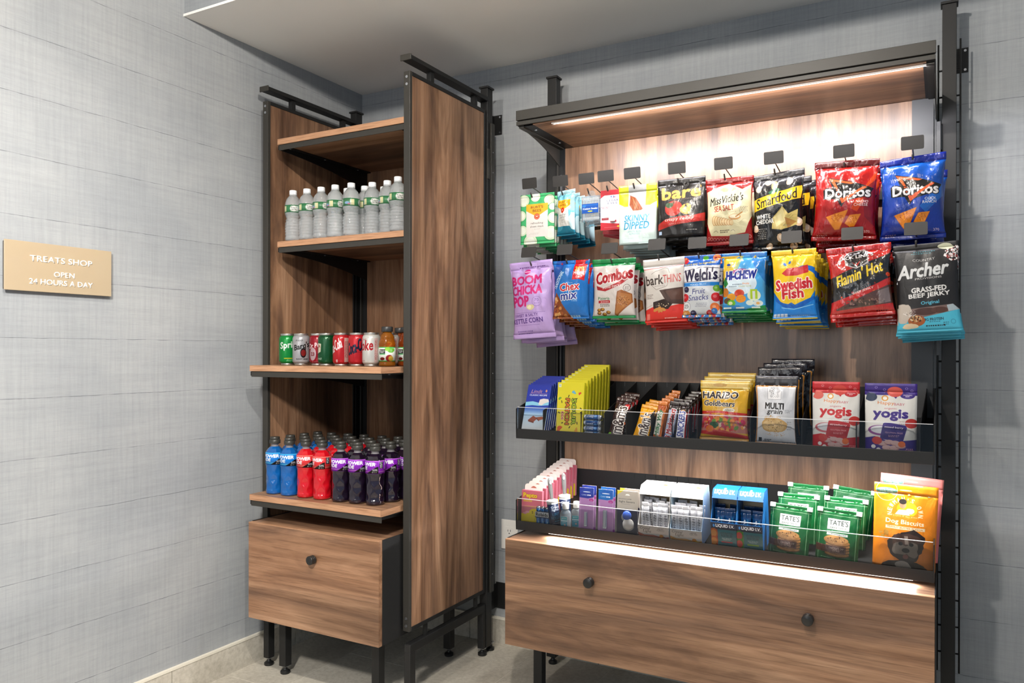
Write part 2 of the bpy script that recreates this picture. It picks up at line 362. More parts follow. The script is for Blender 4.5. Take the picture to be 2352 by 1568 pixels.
# ---------------------------------------------------------------- wall sign
S = thing('wall_sign', 'tan glass plaque reading TREATS SHOP OPEN 24 HOURS A DAY on the left wall', 'sign', (0, -1.465, 1.516))
SIGN = mat('sign_tan', 'ab9a80', .28, coat=.3); SIGNE = mat('sign_edge', 'bda98c', .2); SIGNB = mat('sign_back', '5a5650', .5)
obj('plaque', bx(.012, .017, -1.634, -1.296, 1.4405, 1.5905), SIGN, S, bevel=.0012)
obj('backing', bx(0, .012, -1.630, -1.300, 1.4445, 1.5865), SIGNB, S)
LET = mat('sign_lettering', 'f7f4ec', .4)
def textmesh(name, s, w, h, m, parent, mw, depth=.0012, bold=.012, space=.8):
    """raised lettering fitted to w x h; mw maps (x,y,z) of the text plane to the world"""
    cu = bpy.data.curves.new('t', 'FONT'); cu.body = s; cu.size = 1; cu.resolution_u = 4; cu.offset = bold; cu.align_x = 'CENTER'; cu.space_line = space
    o = bpy.data.objects.new('t', cu); me = bpy.data.meshes.new_from_object(o); bm = bmesh.new(); bm.from_mesh(me)
    xs = [v.co.x for v in bm.verts]; ys = [v.co.y for v in bm.verts]; cx, cy = (min(xs)+max(xs))/2, (min(ys)+max(ys))/2; sx, sy = w/(max(xs)-min(xs)), h/(max(ys)-min(ys))
    for v in bm.verts: v.co = Vector(((v.co.x-cx)*sx, (v.co.y-cy)*sy, 0))
    r = bmesh.ops.extrude_face_region(bm, geom=list(bm.faces)); bmesh.ops.translate(bm, verts=[v for v in r['geom'] if isinstance(v, bmesh.types.BMVert)], vec=(0, 0, depth))
    for v in bm.verts: v.co = Vector(mw(*v.co))
    bmesh.ops.recalc_face_normals(bm, faces=bm.faces)
    bpy.data.objects.remove(o); bpy.data.curves.remove(cu); bpy.data.meshes.remove(me)
    return obj(name, bm, m, parent)
for s, yc, zc, w, h in (('TREATS SHOP', -1.462, 1.5415, .198, .0185), ('OPEN', -1.455, 1.4975, .066, .0168), ('24 HOURS A DAY', -1.462, 1.4715, .202, .0172)):
    textmesh('lettering', s, w, h, LET, S, lambda x, y, z, yc=yc, zc=zc: (.0172+z, yc+x, zc+y))

# ---------------------------------------------------------------- left tower
def screws(parent, pts, ax, r=.0035, d=.0015, m=SCREW):
    for p in pts:
        b = bmesh.new(); q = list(p); q[ax] += d; cyl(b, p, q, r, 10); obj('screw', b, m, parent)
def foot(parent, x, y, ztop, r=.019):
    b = lathe([(r*.95, 0), (r, .002), (r, .009), (r*.85, .0115), (r*.5, .016), (.0075, .021), (.0075, ztop)], 28, x, y)
    for f in b.faces: f.smooth = False
    obj('foot', b, FOOT, parent); obj('foot_collar', bx(x-.0145, x+.0145, y-.0145, y+.0145, ztop-.0035, ztop-.0015), SCREW, parent)
F1 = thing('shelving_frame', 'tall narrow black steel and walnut frame of the drinks tower in the corner', 'shelving', (.43, -.14, 0))
PT = .028
for i, (xa, yf) in enumerate(((.0615, -.680), (.758, -.677))):
    xb = xa+PT; zb, zt, yr = .261, 2.257, -.155
    obj('side_panel', bx(xa+.004, xb-.003, yf+.012, yr-.010, zb+.012, zt-.012), (WOODV, WOODV2)[i], F1)
    fr = obj('panel_frame', bx(xa, xb, yf, yf+.014, zb, zt), BLACK2, F1, bevel=.0015)
    obj('frame_rail', bx(xa, xb, yf+.014, yr-.012, zt-.014, zt), BLACK, fr, bevel=.001); obj('frame_rail', bx(xa, xb, yf+.014, yr-.012, zb, zb+.014), BLACK, fr, bevel=.001)
    obj('frame_rail', bx(xa, xb, yr-.012, yr, zb, zt), BLACK, fr, bevel=.001)
    xm = (xa+xb)/2
    screws(F1, [(xm, yf, zz) for zz in (zt-.02, zt-.046, zb+.02, zb+.046)], 1, .005, -.002)
    # top rail with its end cap and the two stubs
    zr = 2.296; b = bx(xm-.021, xm+.021, yf-.004, -.140, zr, zr+.016); obj('top_rail', b, BLACK, F1, bevel=.0015)
    obj('end_cap', bx(xm-.024, xm+.024, yf-.009, yf-.004, zr-.003, zr+.019), BLACK2, F1, bevel=.002)
    for yy in (yf+.135, -.235): obj('stub', bx(xm-.010, xm+.010, yy, yy+.020, zt, zr), BLACK, F1)
    # back post
    px = (.0725, .7725)[i]; obj('post', bx(px-.017, px+.017, -.148, -.106, .030, 2.352), BLACK, F1, bevel=.0015)
    obj('post_cap', bx(px-.022, px+.022, -.153, -.101, 2.352, 2.360), BLACK, F1, bevel=.001)
    foot(F1, px, -.088, .035, .017)
    # leg frame: an inverted U under the panel
    lt = .213 if i else .20
    b = bx(xa, xb, yf+.006, -.135, lt-.032, lt); obj('leg_rail', b, BLACK, F1, bevel=.003)
    for ya, yb in ((yf+.006, yf+.040), (-.170, -.135)):
        obj('leg', bx(xa, xb, ya, yb, .030, lt-.030), BLACK, F1, bevel=.003); foot(F1, xm, (ya+yb)/2, .032)
    for yy in (yf+.11, -.215): obj('stub', bx(xm-.006, xm+.006, yy, yy+.014, lt-.002, zb), BLACK, F1)
obj('wall_bracket', bx(.729, .775, -.003, 0, 2.196, 2.281), BLACK, F1, bevel=.001); obj('wall_bracket', bx(.735, .738, -.108, -.003, 2.20, 2.277), BLACK, F1)
screws(F1, [(.765, -.003, 2.272), (.765, -.003, 2.206)], 1, .004, -.001)
obj('wall_bracket', bx(.750, .800, -.003, 0, .150, .262), BLACK, F1); obj('wall_bracket', bx(.752, .757, -.10, -.003, .155, .257), BLACK, F1)
# slotted standard on the outside of the right post
obj('slotted_standard', bx(.790, .797, -.128, -.100, .255, 2.21), BLACK2, F1, bevel=.001)
screws(F1, [(.797, -.114, .33+.0838*k) for k in range(22)], 0, .0022, .001)
obj('bracket_channel', bx(.786, .794, -.150, -.132, 1.975, 2.10), BLACK2, F1, bevel=.001); obj('bracket_channel', bx(.786, .794, -.150, -.132, .60, .735), BLACK2, F1, bevel=.001)
obj('back_panel', bx(.131, .757, -.120, -.104, .62, 2.10), WOODV2, F1)
b = bx(.0905, .131, -.122, -.100, .58, 2.12); obj('back_channel', b, BLACK, F1); obj('back_channel', bx(.104, .110, -.138, -.122, .62, 2.08), BLACK2, F1, bevel=.001)
for zz in (2.09, 1.685, 1.196, .702): obj('crossbar', bx(.0905, .757, -.104, -.088, zz-.05, zz-.005), BLACK, F1)

def bracket_pts(yf, yb, zt, hf, hb, n=8):
    P = [(yf, zt), (yb, zt), (yb, zt-hb)]
    for k in range(1, n): t = k/n; P.append((yb+(yf-yb)*t, zt-hb+(hb-hf)*(t**1.6 if False else (1-(1-t)**2.0)*.85+t*.15)))
    P.append((yf, zt-hf)); return P
def shelf(name, label, x0, x1, yf, z, wf=True):
    t = thing(name, label, 'shelf', ((x0+x1)/2, (yf-.12)/2, z-.046), 'walnut shelves of the drinks tower')
    obj('board', bx(x0, x1, yf+.0012, -.122, z-.022, z), WOODH, t); obj('front_edge', bx(x0, x1, yf, yf+.0012, z-.022, z), EDGE, t)
    if x1 < .7565: obj('side_edge', bx(x1-.0006, x1+.0008, yf, -.69, z-.022, z), EDGEY, t)
    obj('steel_edge', bx(x0+.004, x1-.001, yf+.004, yf+.007, z-.044, z-.023), BLACK2, t, bevel=.0008)
    for xx in (x0-.004, x1-.026):
        obj('bracket', prism(bracket_pts(yf+.008, -.123, z-.024, .016, .085), 0, xx, xx+.003), BLACK, t)
        obj('bracket_flange', bx(xx+.003, xx+.024, yf+.010, -.123, z-.0265, z-.0225), BLACK, t)
        screws(t, [(xx+.014, yy, z-.0265) for yy in (yf+.06, yf+.26, -.20)], 2, .004, -.0015)
    return t
shelf('shelf', 'empty top walnut shelf of the drinks tower', .133, .7565, -.671, 2.099)
shelf('shelf', 'walnut shelf under the clear water bottles', .133, .7565, -.671, 1.693)
shelf('shelf', 'walnut shelf under the row of soda cans, jutting out in front', .118, .754, -.797, 1.205)
shelf('shelf', 'walnut shelf under the sports drink bottles, lowest in the tower', .118, .754, -.797, .711)

def knob(parent, x, y, z, r=.016):
    b = bmesh.new(); pr = [(0, .0), (r*.9, 0), (r, .0015), (r, .007), (r*.88, .008), (r*.88, .0095), (r, .0105), (r, .014), (r*.88, .015), (r*.88, .0165), (r, .0175), (r, .021), (r*.6, .022), (r*.6, .028), (0, .028)]
    lathe(pr, 28, 0, 0, b)
    for v in b.verts: v.co = Vector((x+v.co.x, y-.028+v.co.z, z+v.co.y))
    bmesh.ops.recalc_face_normals(b, faces=b.faces); obj('knob', b, KNOB, parent)
def cabinet(label, x0, x1, yf, yb, z0, z1, knobs, wd, legs, group='walnut drawer cabinets'):
    t = thing('drawer_cabinet', label, 'cabinet', ((x0+x1)/2, (yf+yb)/2, 0), group)
    d = obj('drawer_front', bx(x0+.002, x1-.002, yf, yf+.019, z0, z1-.001), wd, t, bevel=.0006)
    b = bx(x0+.002, x1-.002, yf-.0004, yf+.019, z1-.002, z1); obj('edge_band', b, EDGE, d)
    for kx, kz in knobs: knob(d, kx, yf, kz)
    obj('top_board', bx(x0+.004, x1-.003, yf+.021, yb, z1-.019, z1-.001), WOODH2, t)
    obj('top_rear_board', bx(x0+.006, x1-.005, yf+.045, yb-.02, z1-.001, z1+.0015), WOODH2, t) if False else None
    for xx in (x0, x1-.003): obj('side_wall', bx(xx, xx+.003, yf+.019, yb, z0+.001, z1+.0015), BLACK, t, bevel=.0006)
    obj('carcass', bx(x0+.004, x1-.004, yf+.021, yb-.004, z0+.004, z1-.020), BLACK, t)
    for lx, ly in legs: obj('leg', bx(lx, lx+.034, ly, ly+.034, .030, z0+.004), BLACK, t, bevel=.002); foot(t, lx+.017, ly+.017, .032)
    return t
cabinet('walnut one-knob drawer cabinet at the foot of the drinks tower', .118, .752, -.803, -.16, .241, .606, [(.4555, .5075)], WOODH, [(.1764, -.702), (.6362, -.702), (.1764, -.24), (.6362, -.24)])
cabinet('wide walnut two-knob drawer cabinet under the snack display', 1.1015, 2.427, -.546, -.155, .236, .604, [(1.4276, .5018), (2.1065, .4955)], WOODH2, [(1.1484, -.417), (2.346, -.417)])

# ---------------------------------------------------------------- wide snack display frame
F2 = thing('shelving_frame', 'wide black steel frame of the snack display with walnut back panel', 'shelving', (1.78, -.1, 0))
for px in (1.065, 2.458):
    obj('post', bx(px-.020, px+.020, -.104, -.066, .030, 2.358), BLACK, F2, bevel=.0015)
    obj('post_cap', bx(px-.0245, px+.0245, -.109, -.061, 2.358, 2.366), BLACK, F2, bevel=.001); foot(F2, px, -.085, .035, .018)
BB = wood('walnut_backboard', 2, 8.3, .36); nodes(BB)[1].inputs['Coat Weight'].default_value = .5; nodes(BB)[1].inputs['Coat Roughness'].default_value = .33; obj('back_panel', bx(1.127, 2.3535, -.108, -.096, .30, 2.085), BB, F2)
for xa, xb in ((1.090, 1.127), (2.3535, 2.4145)): obj('back_channel', bx(xa, xb, -.112, -.094, .30, 2.10), GREYM if xa > 2 else BLACK, F2)
obj('back_channel', bx(2.417, 2.4225, -.106, -.090, .30, 2.10), GREYM, F2); obj('slotted_standard', bx(1.098, 1.104, -.125, -.112, .30, 2.05), BLACK2, F2); obj('slotted_standard', bx(1.112, 1.118, -.125, -.112, .30, 1.96), GREYM, F2, bevel=.001)
obj('slotted_standard', bx(2.4235, 2.4345, -.128, -.108, 1.25, 1.985), GREYM, F2, bevel=.001)
for zz in (1.775, 1.520): obj('crossbar', bx(1.10, 2.42, -.130, -.1125, zz-.021, zz+.021), BLACK, F2, bevel=.001)
b = bmesh.new(); cyl(b, (2.4885, -.094, .25), (2.4885, -.094, 2.245), .0028); obj('ladder_rod', b, BLACK, F2)
b = bmesh.new(); cyl(b, (2.4275, -.094, .25), (2.4275, -.094, 2.235), .0028); obj('ladder_rod', b, BLACK, F2)
for k in range(24):
    zz = .309+.0838*k
    if zz < 2.22: b = bmesh.new(); cyl(b, (2.4265, -.090, zz), (2.4895, -.090, zz), .0030, 8); obj('rung', b, BLACK, F2)
b = bmesh.new(); cyl(b, (1.040, -.094, .25), (1.040, -.094, 2.10), .0028); obj('ladder_rod', b, BLACK, F2)
obj('wall_bracket', bx(2.462, 2.512, -.003, 0, 2.165, 2.245), BLACK, F2, bevel=.001); obj('wall_bracket', bx(2.468, 2.472, -.066, -.003, 2.17, 2.24), BLACK, F2)
screws(F2, [(2.503, -.003, 2.236), (2.503, -.003, 2.174)], 1, .004, -.001)

T = thing('lit_canopy_shelf', 'walnut top shelf with dark steel fascia and light strip over the hanging snacks', 'shelf', (1.76, -.28, 2.05))
obj('fascia', bx(1.101, 2.424, -.470, -.458, 2.087, 2.122), BLACK2, T, bevel=.0012); obj('fascia_lip', bx(1.102, 2.423, -.469, -.462, 2.0695, 2.083), BLACK2, T, bevel=.0008); obj('top_plate', bx(1.104, 2.421, -.460, -.115, 2.0835, 2.089), BLACK, T)
obj('board', bx(1.165, 2.400, -.460, -.115, 2.066, 2.083), WOODH, T)
for s, (xa, xb) in ((0, (1.103, 1.106)), (1, (2.420, 2.423))):
    obj('bracket', prism(bracket_pts(-.458, -.113, 2.083, .014, .088), 0, xa, xb), BLACK2, T)
    fa, fb = ((1.125, 1.166), (2.392, 2.420))[s]; obj('bracket_flange', bx(fa, fb, -.455, -.115, 2.0655, 2.0675), BLACK, T)
    obj('bracket_flange', bx((1.106, 2.400)[s], (1.125, 2.420)[s], -.455, -.115, 2.062, 2.083), BLACK2, T)
screws(T, [(1.146, -.40, 2.0655), (1.146, -.20, 2.0655)], 2, .005, -.002)
L = thing('light_strip', 'slim white light strip under the canopy shelf', 'light', (1.824, -.445, 2.06))
obj('diffuser', bx(1.240, 2.408, -.451, -.439, 2.0625, 2.0655), DIFFUSER, L, bevel=.0008); obj('end_piece', bx(1.234, 1.240, -.452, -.438, 2.062, 2.066), WHITEP, L)
L = thing('light_strip', 'white light strip under the upper candy tray, lighting the lower tray', 'light', (1.82, -.44, .946))
obj('diffuser', bx(1.25, 2.39, -.447, -.434, .9458, .9478), DIFFUSER, L)
L = thing('light_strip', 'bright white light strip under the lower tray, shining on the cabinet top', 'light', (1.80, -.452, .62))
obj('diffuser', bx(1.23, 2.37, -.459, -.4455, .6188, .6205), DIFFUSER2, L)

# ---------------------------------------------------------------- tilted trays
def tray(label, z_lip, lip_h, clear_h, ang, back_h, divs, slots, group='tilted black trays'):
    x0, x1, yf = 1.1015, 2.4235, -.465
    t = thing('display_tray', label, 'tray', ((x0+x1)/2, -.28, z_lip), group)
    zs = lambda y: z_lip+.012+(y-yf)*math.tan(ang)   # floor of the tray
    ztop = lambda y: z_lip+lip_h+clear_h-.004+(y-yf)*(back_h-(z_lip+lip_h+clear_h-.004))/.360
    obj('front_lip', bx(x0, x1, yf, yf+.003, z_lip, z_lip+lip_h), BLACK, t, bevel=.0008)
    obj('tray_floor', prism([(yf+.003, z_lip), (yf+.003, z_lip+.003), (-.108, zs(-.108)), (-.108, zs(-.108)-.012)], 0, x0+.002, x1-.002), BLACK, t)
    obj('back_wall', bx(x0+.002, x1-.002, -.109, -.106, zs(-.108)-.01, back_h), BLACK, t)
    for xx in (x0, x1-.003):
        obj('end_wall', prism([(yf, z_lip), (-.106, zs(-.106)-.012), (-.106, back_h), (yf-.002, ztop(yf)), (yf-.002, z_lip+lip_h)], 0, xx, xx+.003), BLACK, t, bevel=.0006)
    cf = obj('clear_front', bx(x0+.004, x1-.004, yf+.004, yf+.0068, z_lip+.008, z_lip+lip_h+clear_h), CLEAR, t)
    obj('polished_edge', bx(x0+.004, x1-.004, yf+.0038, yf+.007, z_lip+lip_h+clear_h, z_lip+lip_h+clear_h+.0016), ACREDGE, cf)
    for xa, xb in divs:
        b = bmesh.new(); th = .0008
        F = [b.verts.new(p) for p in ((xa, yf+.012, z_lip+.006), (xa, yf+.012, ztop(yf)-.004), (xb, -.110, back_h-.001), (xb, -.110, zs(-.11)))]
        b.faces.new(F); r = bmesh.ops.extrude_face_region(b, geom=list(b.faces)); bmesh.ops.translate(b, verts=[v for v in r['geom'] if isinstance(v, bmesh.types.BMVert)], vec=(th*2, 0, 0)); bmesh.ops.recalc_face_normals(b, faces=b.faces)
        obj('divider', b, BLACK, t)
    for xs in slots: obj('slot', bx(xs-.0008, xs+.0008, -.1102, -.1088, back_h-.018, back_h-.001), GREYM if z_lip > .8 else FOOT, t)
    return zs
A1, A2 = math.radians(14.5), math.radians(11.5)
D1 = [(1.203, 1.203), (1.349, 1.343), (1.436, 1.426), (1.514, 1.506), (1.601, 1.586), (1.672, 1.630), (1.728, 1.668), (1.7544, 1.707), (1.920, 1.879), (2.072, 2.051), (2.221, 2.221), (2.386, 2.397)]
Z1 = tray('upper tilted black tray of candy with a clear front', .948, .035, .076, A1, 1.146, D1, [1.38+.0415*k for k in range(8)]+[2.10+.042*k for k in range(7)])
Z2 = tray('lower tilted black tray of toiletries and cookies with a clear front', .6205, .033, .078, A2, .800, [], [1.42+.0415*k for k in range(12)])

# ---------------------------------------------------------------- wall outlet
O = thing('wall_outlet', 'white wall outlet plate low on the back wall, half behind the cabinet', 'outlet', (.818, 0, .474))
obj('cover_plate', bx(.778, .858, -.006, 0, .411, .537), WHITEP, O, bevel=.0015); obj('receptacle', bx(.801, .835, -.0075, -.006, .440, .508), WHITEP, O, bevel=.0008)
for zz in (.487, .455):
    for dx in (-.006, .006): obj('slot', bx(.818+dx-.001, .818+dx+.001, -.0079, -.0073, zz, zz+.009), FOOT, O)
    obj('ground_hole', bx(.8155, .8205, -.0079, -.0073, zz-.009, zz-.005), FOOT, O)

# ---------------------------------------------------------------- bag, box and bottle builders
from mathutils import noise as mn
def bag_bms(w, h, d, top, bot, kind='pillow', wr=.003, seed=0, org='top', curl=0., nx=20, ny=26, zig=0, skew=0.):
    """three meshes: printed body, top seal, bottom seal (or gusset). Front towards -y."""
    def pv(v):
        t = min(max((v-top)/(1-top-bot), 0), 1)
        if kind == 'pillow': return math.sin(PI*t)**.5 if 0 < t < 1 else 0
        if kind == 'pouch': return math.sin(PI*.5*min(1, t*1.25))**1.3*(1-.10*max(0, t-.7)/.3)
        return math.sin(PI*t)**.35 if 0 < t < 1 else 0      # flat
    def P(u, v, side):
        a = pv(v); e = abs(2*u-1); hu = (1-e**2.4)**.75 if e < 1 else 0
        x = (u-.5)*w*(1-(.09 if kind == 'pillow' else .02)*a*min(1, d/(.16*w)))
        y = d*.5*a*hu
        q = Vector((u*5+seed*7.1, v*6-seed*3.3, side*4.0))
        n1 = mn.noise(q)*.6+mn.noise(q*2.3)*.5; rd = 1-abs(mn.noise(Vector((u*7+seed, v*3.2+seed*2+side, 3.3))))*2.2
        y += wr*(n1+.7*rd*rd)*(.25+a)*(1 if side < 0 else .6)*(1-e**6*.8)
        # folds running off the seal corners
        y += wr*1.1*math.sin((u+.35*v)*(17+seed % 5)+seed)*max(0, 1-abs(v-top-.06)/.16)*(.4+a)
        if kind == 'pouch' and v > .93: y *= 1
        y = -y if side < 0 else y
        y += curl*(math.sin(u*PI*1.0+seed)*.5)*max(0, 1-v/.25) + curl*.8*math.sin(u*5+seed*2)*max(0, (v-.8)/.2)
        z = -v*h + skew*(u-.5)*h*max(0, 1-v*3)
        if org == 'bot': z += h
        return x, y, z
    def grid(v0, v1, m, thin, edgezig=0):
        bm = bmesh.new(); uvl = bm.loops.layers.uv.verify(); S = {}
        for side in (-1, 1):
            for j in range(m+1):
                for i in range(nx+1):
                    u, v = i/nx, v0+(v1-v0)*j/m; x, y, z = P(u, v, side); y += side*thin
                    if edgezig and j == edgezig-1: z += (.0012 if i % 2 else -.0012)
                    S[side, i, j] = bm.verts.new((x, y, z))
        def face(q, uvs):
            try: f = bm.faces.new(q)
            except ValueError: return
            f.smooth = True
            for l, t in zip(f.loops, uvs): l[uvl].uv = (t[0], 1-t[1])
        vv = lambda j: v0+(v1-v0)*j/m
        for j in range(m):
            for i in range(nx):
                q = [(i, j), (i, j+1), (i+1, j+1), (i+1, j)]; uv = [(a/nx, vv(b)) for a, b in q]
                face([S[-1, a, b] for a, b in q], uv); face([S[1, a, b] for a, b in q][::-1], [(1-a, b) for a, b in uv][::-1])
            for i in (0, nx):
                q = [S[-1, i, j], S[1, i, j], S[1, i, j+1], S[-1, i, j+1]]; uu = i/nx; face(q if i == 0 else q[::-1], [(uu, vv(j)), (uu, vv(j)), (uu, vv(j+1)), (uu, vv(j+1))])
        for j in (0, m):
            for i in range(nx):
                q = [S[-1, i, j], S[-1, i+1, j], S[1, i+1, j], S[1, i, j]]; face(q if j == 0 else q[::-1], [(i/nx, vv(j)), ((i+1)/nx, vv(j)), ((i+1)/nx, vv(j)), (i/nx, vv(j))])
        bmesh.ops.recalc_face_normals(bm, faces=bm.faces)
        return bm
    out = [grid(top, 1-bot, ny, .0004), grid(0, top, 3, .0006, 1 if zig else 0) if top else None, grid(1-bot, 1, 3, .0006, 4 if zig else 0) if bot else None]
    return out
def make_bag(name, m, w, h, d, top=.08, bot=.05, kind='pillow', wr=.003, seed=0, org='top', curl=0., zig=0, skew=0., names=('body', 'top_seal', 'bottom_seal'), extra=None):
    t = thing(name, None, None)
    for nm, b in zip(names, bag_bms(w, h, d, top, bot, kind, wr, seed, org, curl, zig=zig, skew=skew)):
        if b: obj(nm, b, m, t)
    if kind == 'pouch':      # folded gusset closing the foot
        bm = bmesh.new(); uvl = bm.loops.layers.uv.verify(); z0 = 0 if org == 'bot' else -h; n = 12; z1 = z0+.001
        F = [];
        for k in range(n+1):
            u = k/n; x = (u-.5)*w*.975; e = abs(2*u-1); yy = d*.48*((1-e**2.4)**.75 if e < 1 else 0)
            F.append([bm.verts.new((x, -yy, z1)), bm.verts.new((x, 0, z1+.10*h*(1-e*e)*.5)), bm.verts.new((x, yy, z1))])
        for k in range(n):
            for a in (0, 1):
                f = bm.faces.new((F[k][a], F[k+1][a], F[k+1][a+1], F[k][a+1])); f.smooth = True
                for l, uu in zip(f.loops, (k/n, (k+1)/n, (k+1)/n, k/n)): l[uvl].uv = (uu, .02)
        obj('gusset', bm, m, t)
    return t
def print_box(x0, x1, y0, y1, z0, z1, mi_side=1, front_uv=(0, 1, 0, 1)):
    """box with the front face (-y) carrying the print, other faces material 1"""
    bm = bx(x0, x1, y0, y1, z0, z1); bm.faces.ensure_lookup_table(); uvl = bm.loops.layers.uv.verify()
    for f in bm.faces:
        n = f.normal if f.normal.length else None; c = f.calc_center_median(); front = abs(c.y-y0) < 1e-7
        f.material_index = 0 if front else mi_side
        for l in f.loops:
            if front: l[uvl].uv = (front_uv[0]+(l.vert.co.x-x0)/(x1-x0)*(front_uv[1]-front_uv[0]), front_uv[2]+(l.vert.co.z-z0)/(z1-z0)*(front_uv[3]-front_uv[2]))
            else: l[uvl].uv = (.5, .97)
    return bm
def place(t, loc, rx=0, ry=0, rz=0): t.location = loc; t.rotation_euler = (rx, ry, rz); return t

# ---------------------------------------------------------------- hooks and hanging bags
def make_hook():
    """origin: middle of the tag plate; the tip of the lower rod ends just behind it"""
    t = thing('display_hook', None, None)
    P = []
    for cx, cz, a0 in ((.026, .0155, 0), (-.026, .0155, PI/2), (-.026, -.0155, PI), (.026, -.0155, 1.5*PI)): P += [(cx+.004*math.cos(a0+a), cz+.004*math.sin(a0+a)) for a in (0, .52, 1.05, 1.57)]
    b = prism(P, 1, -.001, .001); obj('tag_plate', b, TAGM, t)
    b = bmesh.new(); tube(b, [(0, .0015, -.008), (0, .012, -.009), (0, .10, -.021), (0, .268, -.050)], .0019); obj('upper_arm', b, HOOKM, t)
    b = bmesh.new(); tube(b, [(0, .010, -.033), (0, .016, -.041), (0, .024, -.050), (0, .034, -.0545), (0, .05, -.058), (0, .268, -.086)], .0027, 10); obj('peg', b, HOOKM, t)
    obj('back_clip', bx(-.012, .012,   .262, .268, -.110, -.042), HOOKM, t, bevel=.001)
    return t
hook0 = make_hook(); hook_used = []
def hook(px, py, Y, label, depth, group):
    t = hook0 if not hook_used else dup(hook0)
    hook_used.append(t); p = at(px, py, Y); t.location = p
    [setattr(c_, 'rotation_euler', ((.12 if 'upper' in group else -.22), 0, 0)) for c_ in t.children if c_.name.startswith('tag_plate')]  # plate tilts shaped for light: upper row turns darker, lower row catches more
    tag(t, label, 'display hook', group)
    return p
def hang(px, py, Yp, box4, n, dy, name, m, cat, base, hooklabel, d=.03, top=.08, bot=.05, kind='pillow', wr=.003, ang=0, yaw=0, curl=.004, seed=1, row='upper', jit=.004, skew=0., maker=None, fan=0., zig=0, dxb=0.):
    """hook, then its bags: the front one and n-1 copies behind it"""
    hook(px, py, Yp, hooklabel, 0, 'price tag hooks of the %s row' % row)
    x0, x1, yt, yb = box4; Y = Yp+.022; A, B = at(x0, (yt+yb)/2, Y), at(x1, (yt+yb)/2, Y); C = at((x0+x1)/2, yt, Y); D = at((x0+x1)/2, yb, Y)
    w, h = (B.x-A.x), C.z-D.z; dy = max(dy, d+.5*wr+.003) if not maker else dy; n = min(n, 1+int(.215/dy)); rnd = random.Random(seed*77+int(px))
    if maker: t0 = maker(w, h)
    else: t0 = make_bag(name, m, w, h, d, top, bot, kind, wr, seed, 'top', curl, zig=zig, skew=skew)
    for k in range(n):
        t = t0 if k == 0 else dup(t0)
        j = 0 if k == 0 else 1
        place(t, (C.x+j*rnd.uniform(-jit, jit)+dxb*k, Y+dy*k, C.z-.13*dy*k-j*rnd.uniform(.001, .007)), 0, -ang+j*(rnd.uniform(-.03, .03)+fan*k), yaw+j*rnd.uniform(-.06, .06))
        lab = base.replace('#', ORD[k]) if n > 1 else base.replace('# ', '')
        tag(t, lab, cat, base.replace('#', '').replace('  ', ' ').strip() if n > 1 else None)
    return t0

# ================================================================ prints of the hanging packets
RU, RL = -.372, -.412
# 1 green sheet mask
c = Cv(.125, .18, '5cc98a')
for x, y, r in ((.1, .12, .17), (.45, .06, .14), (.86, .14, .15), (.02, .42, .15), (.98, .5, .16), (.06, .72, .15), (.9, .8, .2), (.3, .95, .2), (.95, .28, .10)):
    c.ell(x, y, r*1.08, r*1.08, '3f9e63').ell(x, y, r, r, 'e3f0d6').ell(x, y, r*.7, r*.7, 'f2f7ea')
c.rect(.18, .20, .82, .86, 'f1ece6').poly([(.18, .20), (.82, .20), (.82, .33), (.5, .46), (.18, .33)], 'f3c33b')
c.txt("BURT'S", .5, .265, .36, .05, '8a3d12', b=.01).txt('BEES', .5, .335, .25, .05, '8a3d12', b=.01).ell(.5, .455, .085, .085, 'dc4b2c').ring(.5, .455, .06, .012, 'f3c9a0').poly([(.46, .44), (.54, .44), (.5, .475)], 'f6e5d0')
c.txt('refreshing', .5, .59, .36, .05, '6f6a62').txt('sheet mask', .5, .65, .40, .04, '6f6a62').small(.5, .70, .22, 1, 'b5b0a8').small(.42, .78, .3, 2, 'c4bfb6')
M_MASK = print_mat('print_sheet_mask', c, .45, .25)
# 2 micellar wipes
c = Cv(.11, .19, '7fc3d2')
c.rect(0, .78, 1, 1, '2d8fa6').rect(0, 0, 1, .10, 'bfe3ea'); c.blob(.9, .3, .3, .3, 'a9dbe5', 2).blob(.1, .8, .3, .2, '4fa9bd', 4).blob(.95, .7, .2, .3, 'd6eef2', 5)
c.rect(.14, .22, .80, .80, 'e9e9e4').poly([(.08, .22), (.86, .22), (.86, .34), (.47, .46), (.08, .34)], 'f0bf33')
c.txt("BURT'S", .47, .27, .46, .045, '8a3d12', b=.01).txt('BEES', .47, .335, .34, .045, '8a3d12', b=.01).ell(.47, .45, .11, .11, 'dc4b2c').poly([(.42, .44), (.52, .44), (.47, .47)], 'f6e5d0')
c.txt('micellar', .47, .55, .42, .04, '5e666a').small(.47, .595, .4, 2, '777f82').txt('3in1', .47, .665, .14, .03, '777f82').small(.47, .70, .3, 2, '9aa2a5')
M_MICEL = print_mat('print_micellar', c, .22, .7)
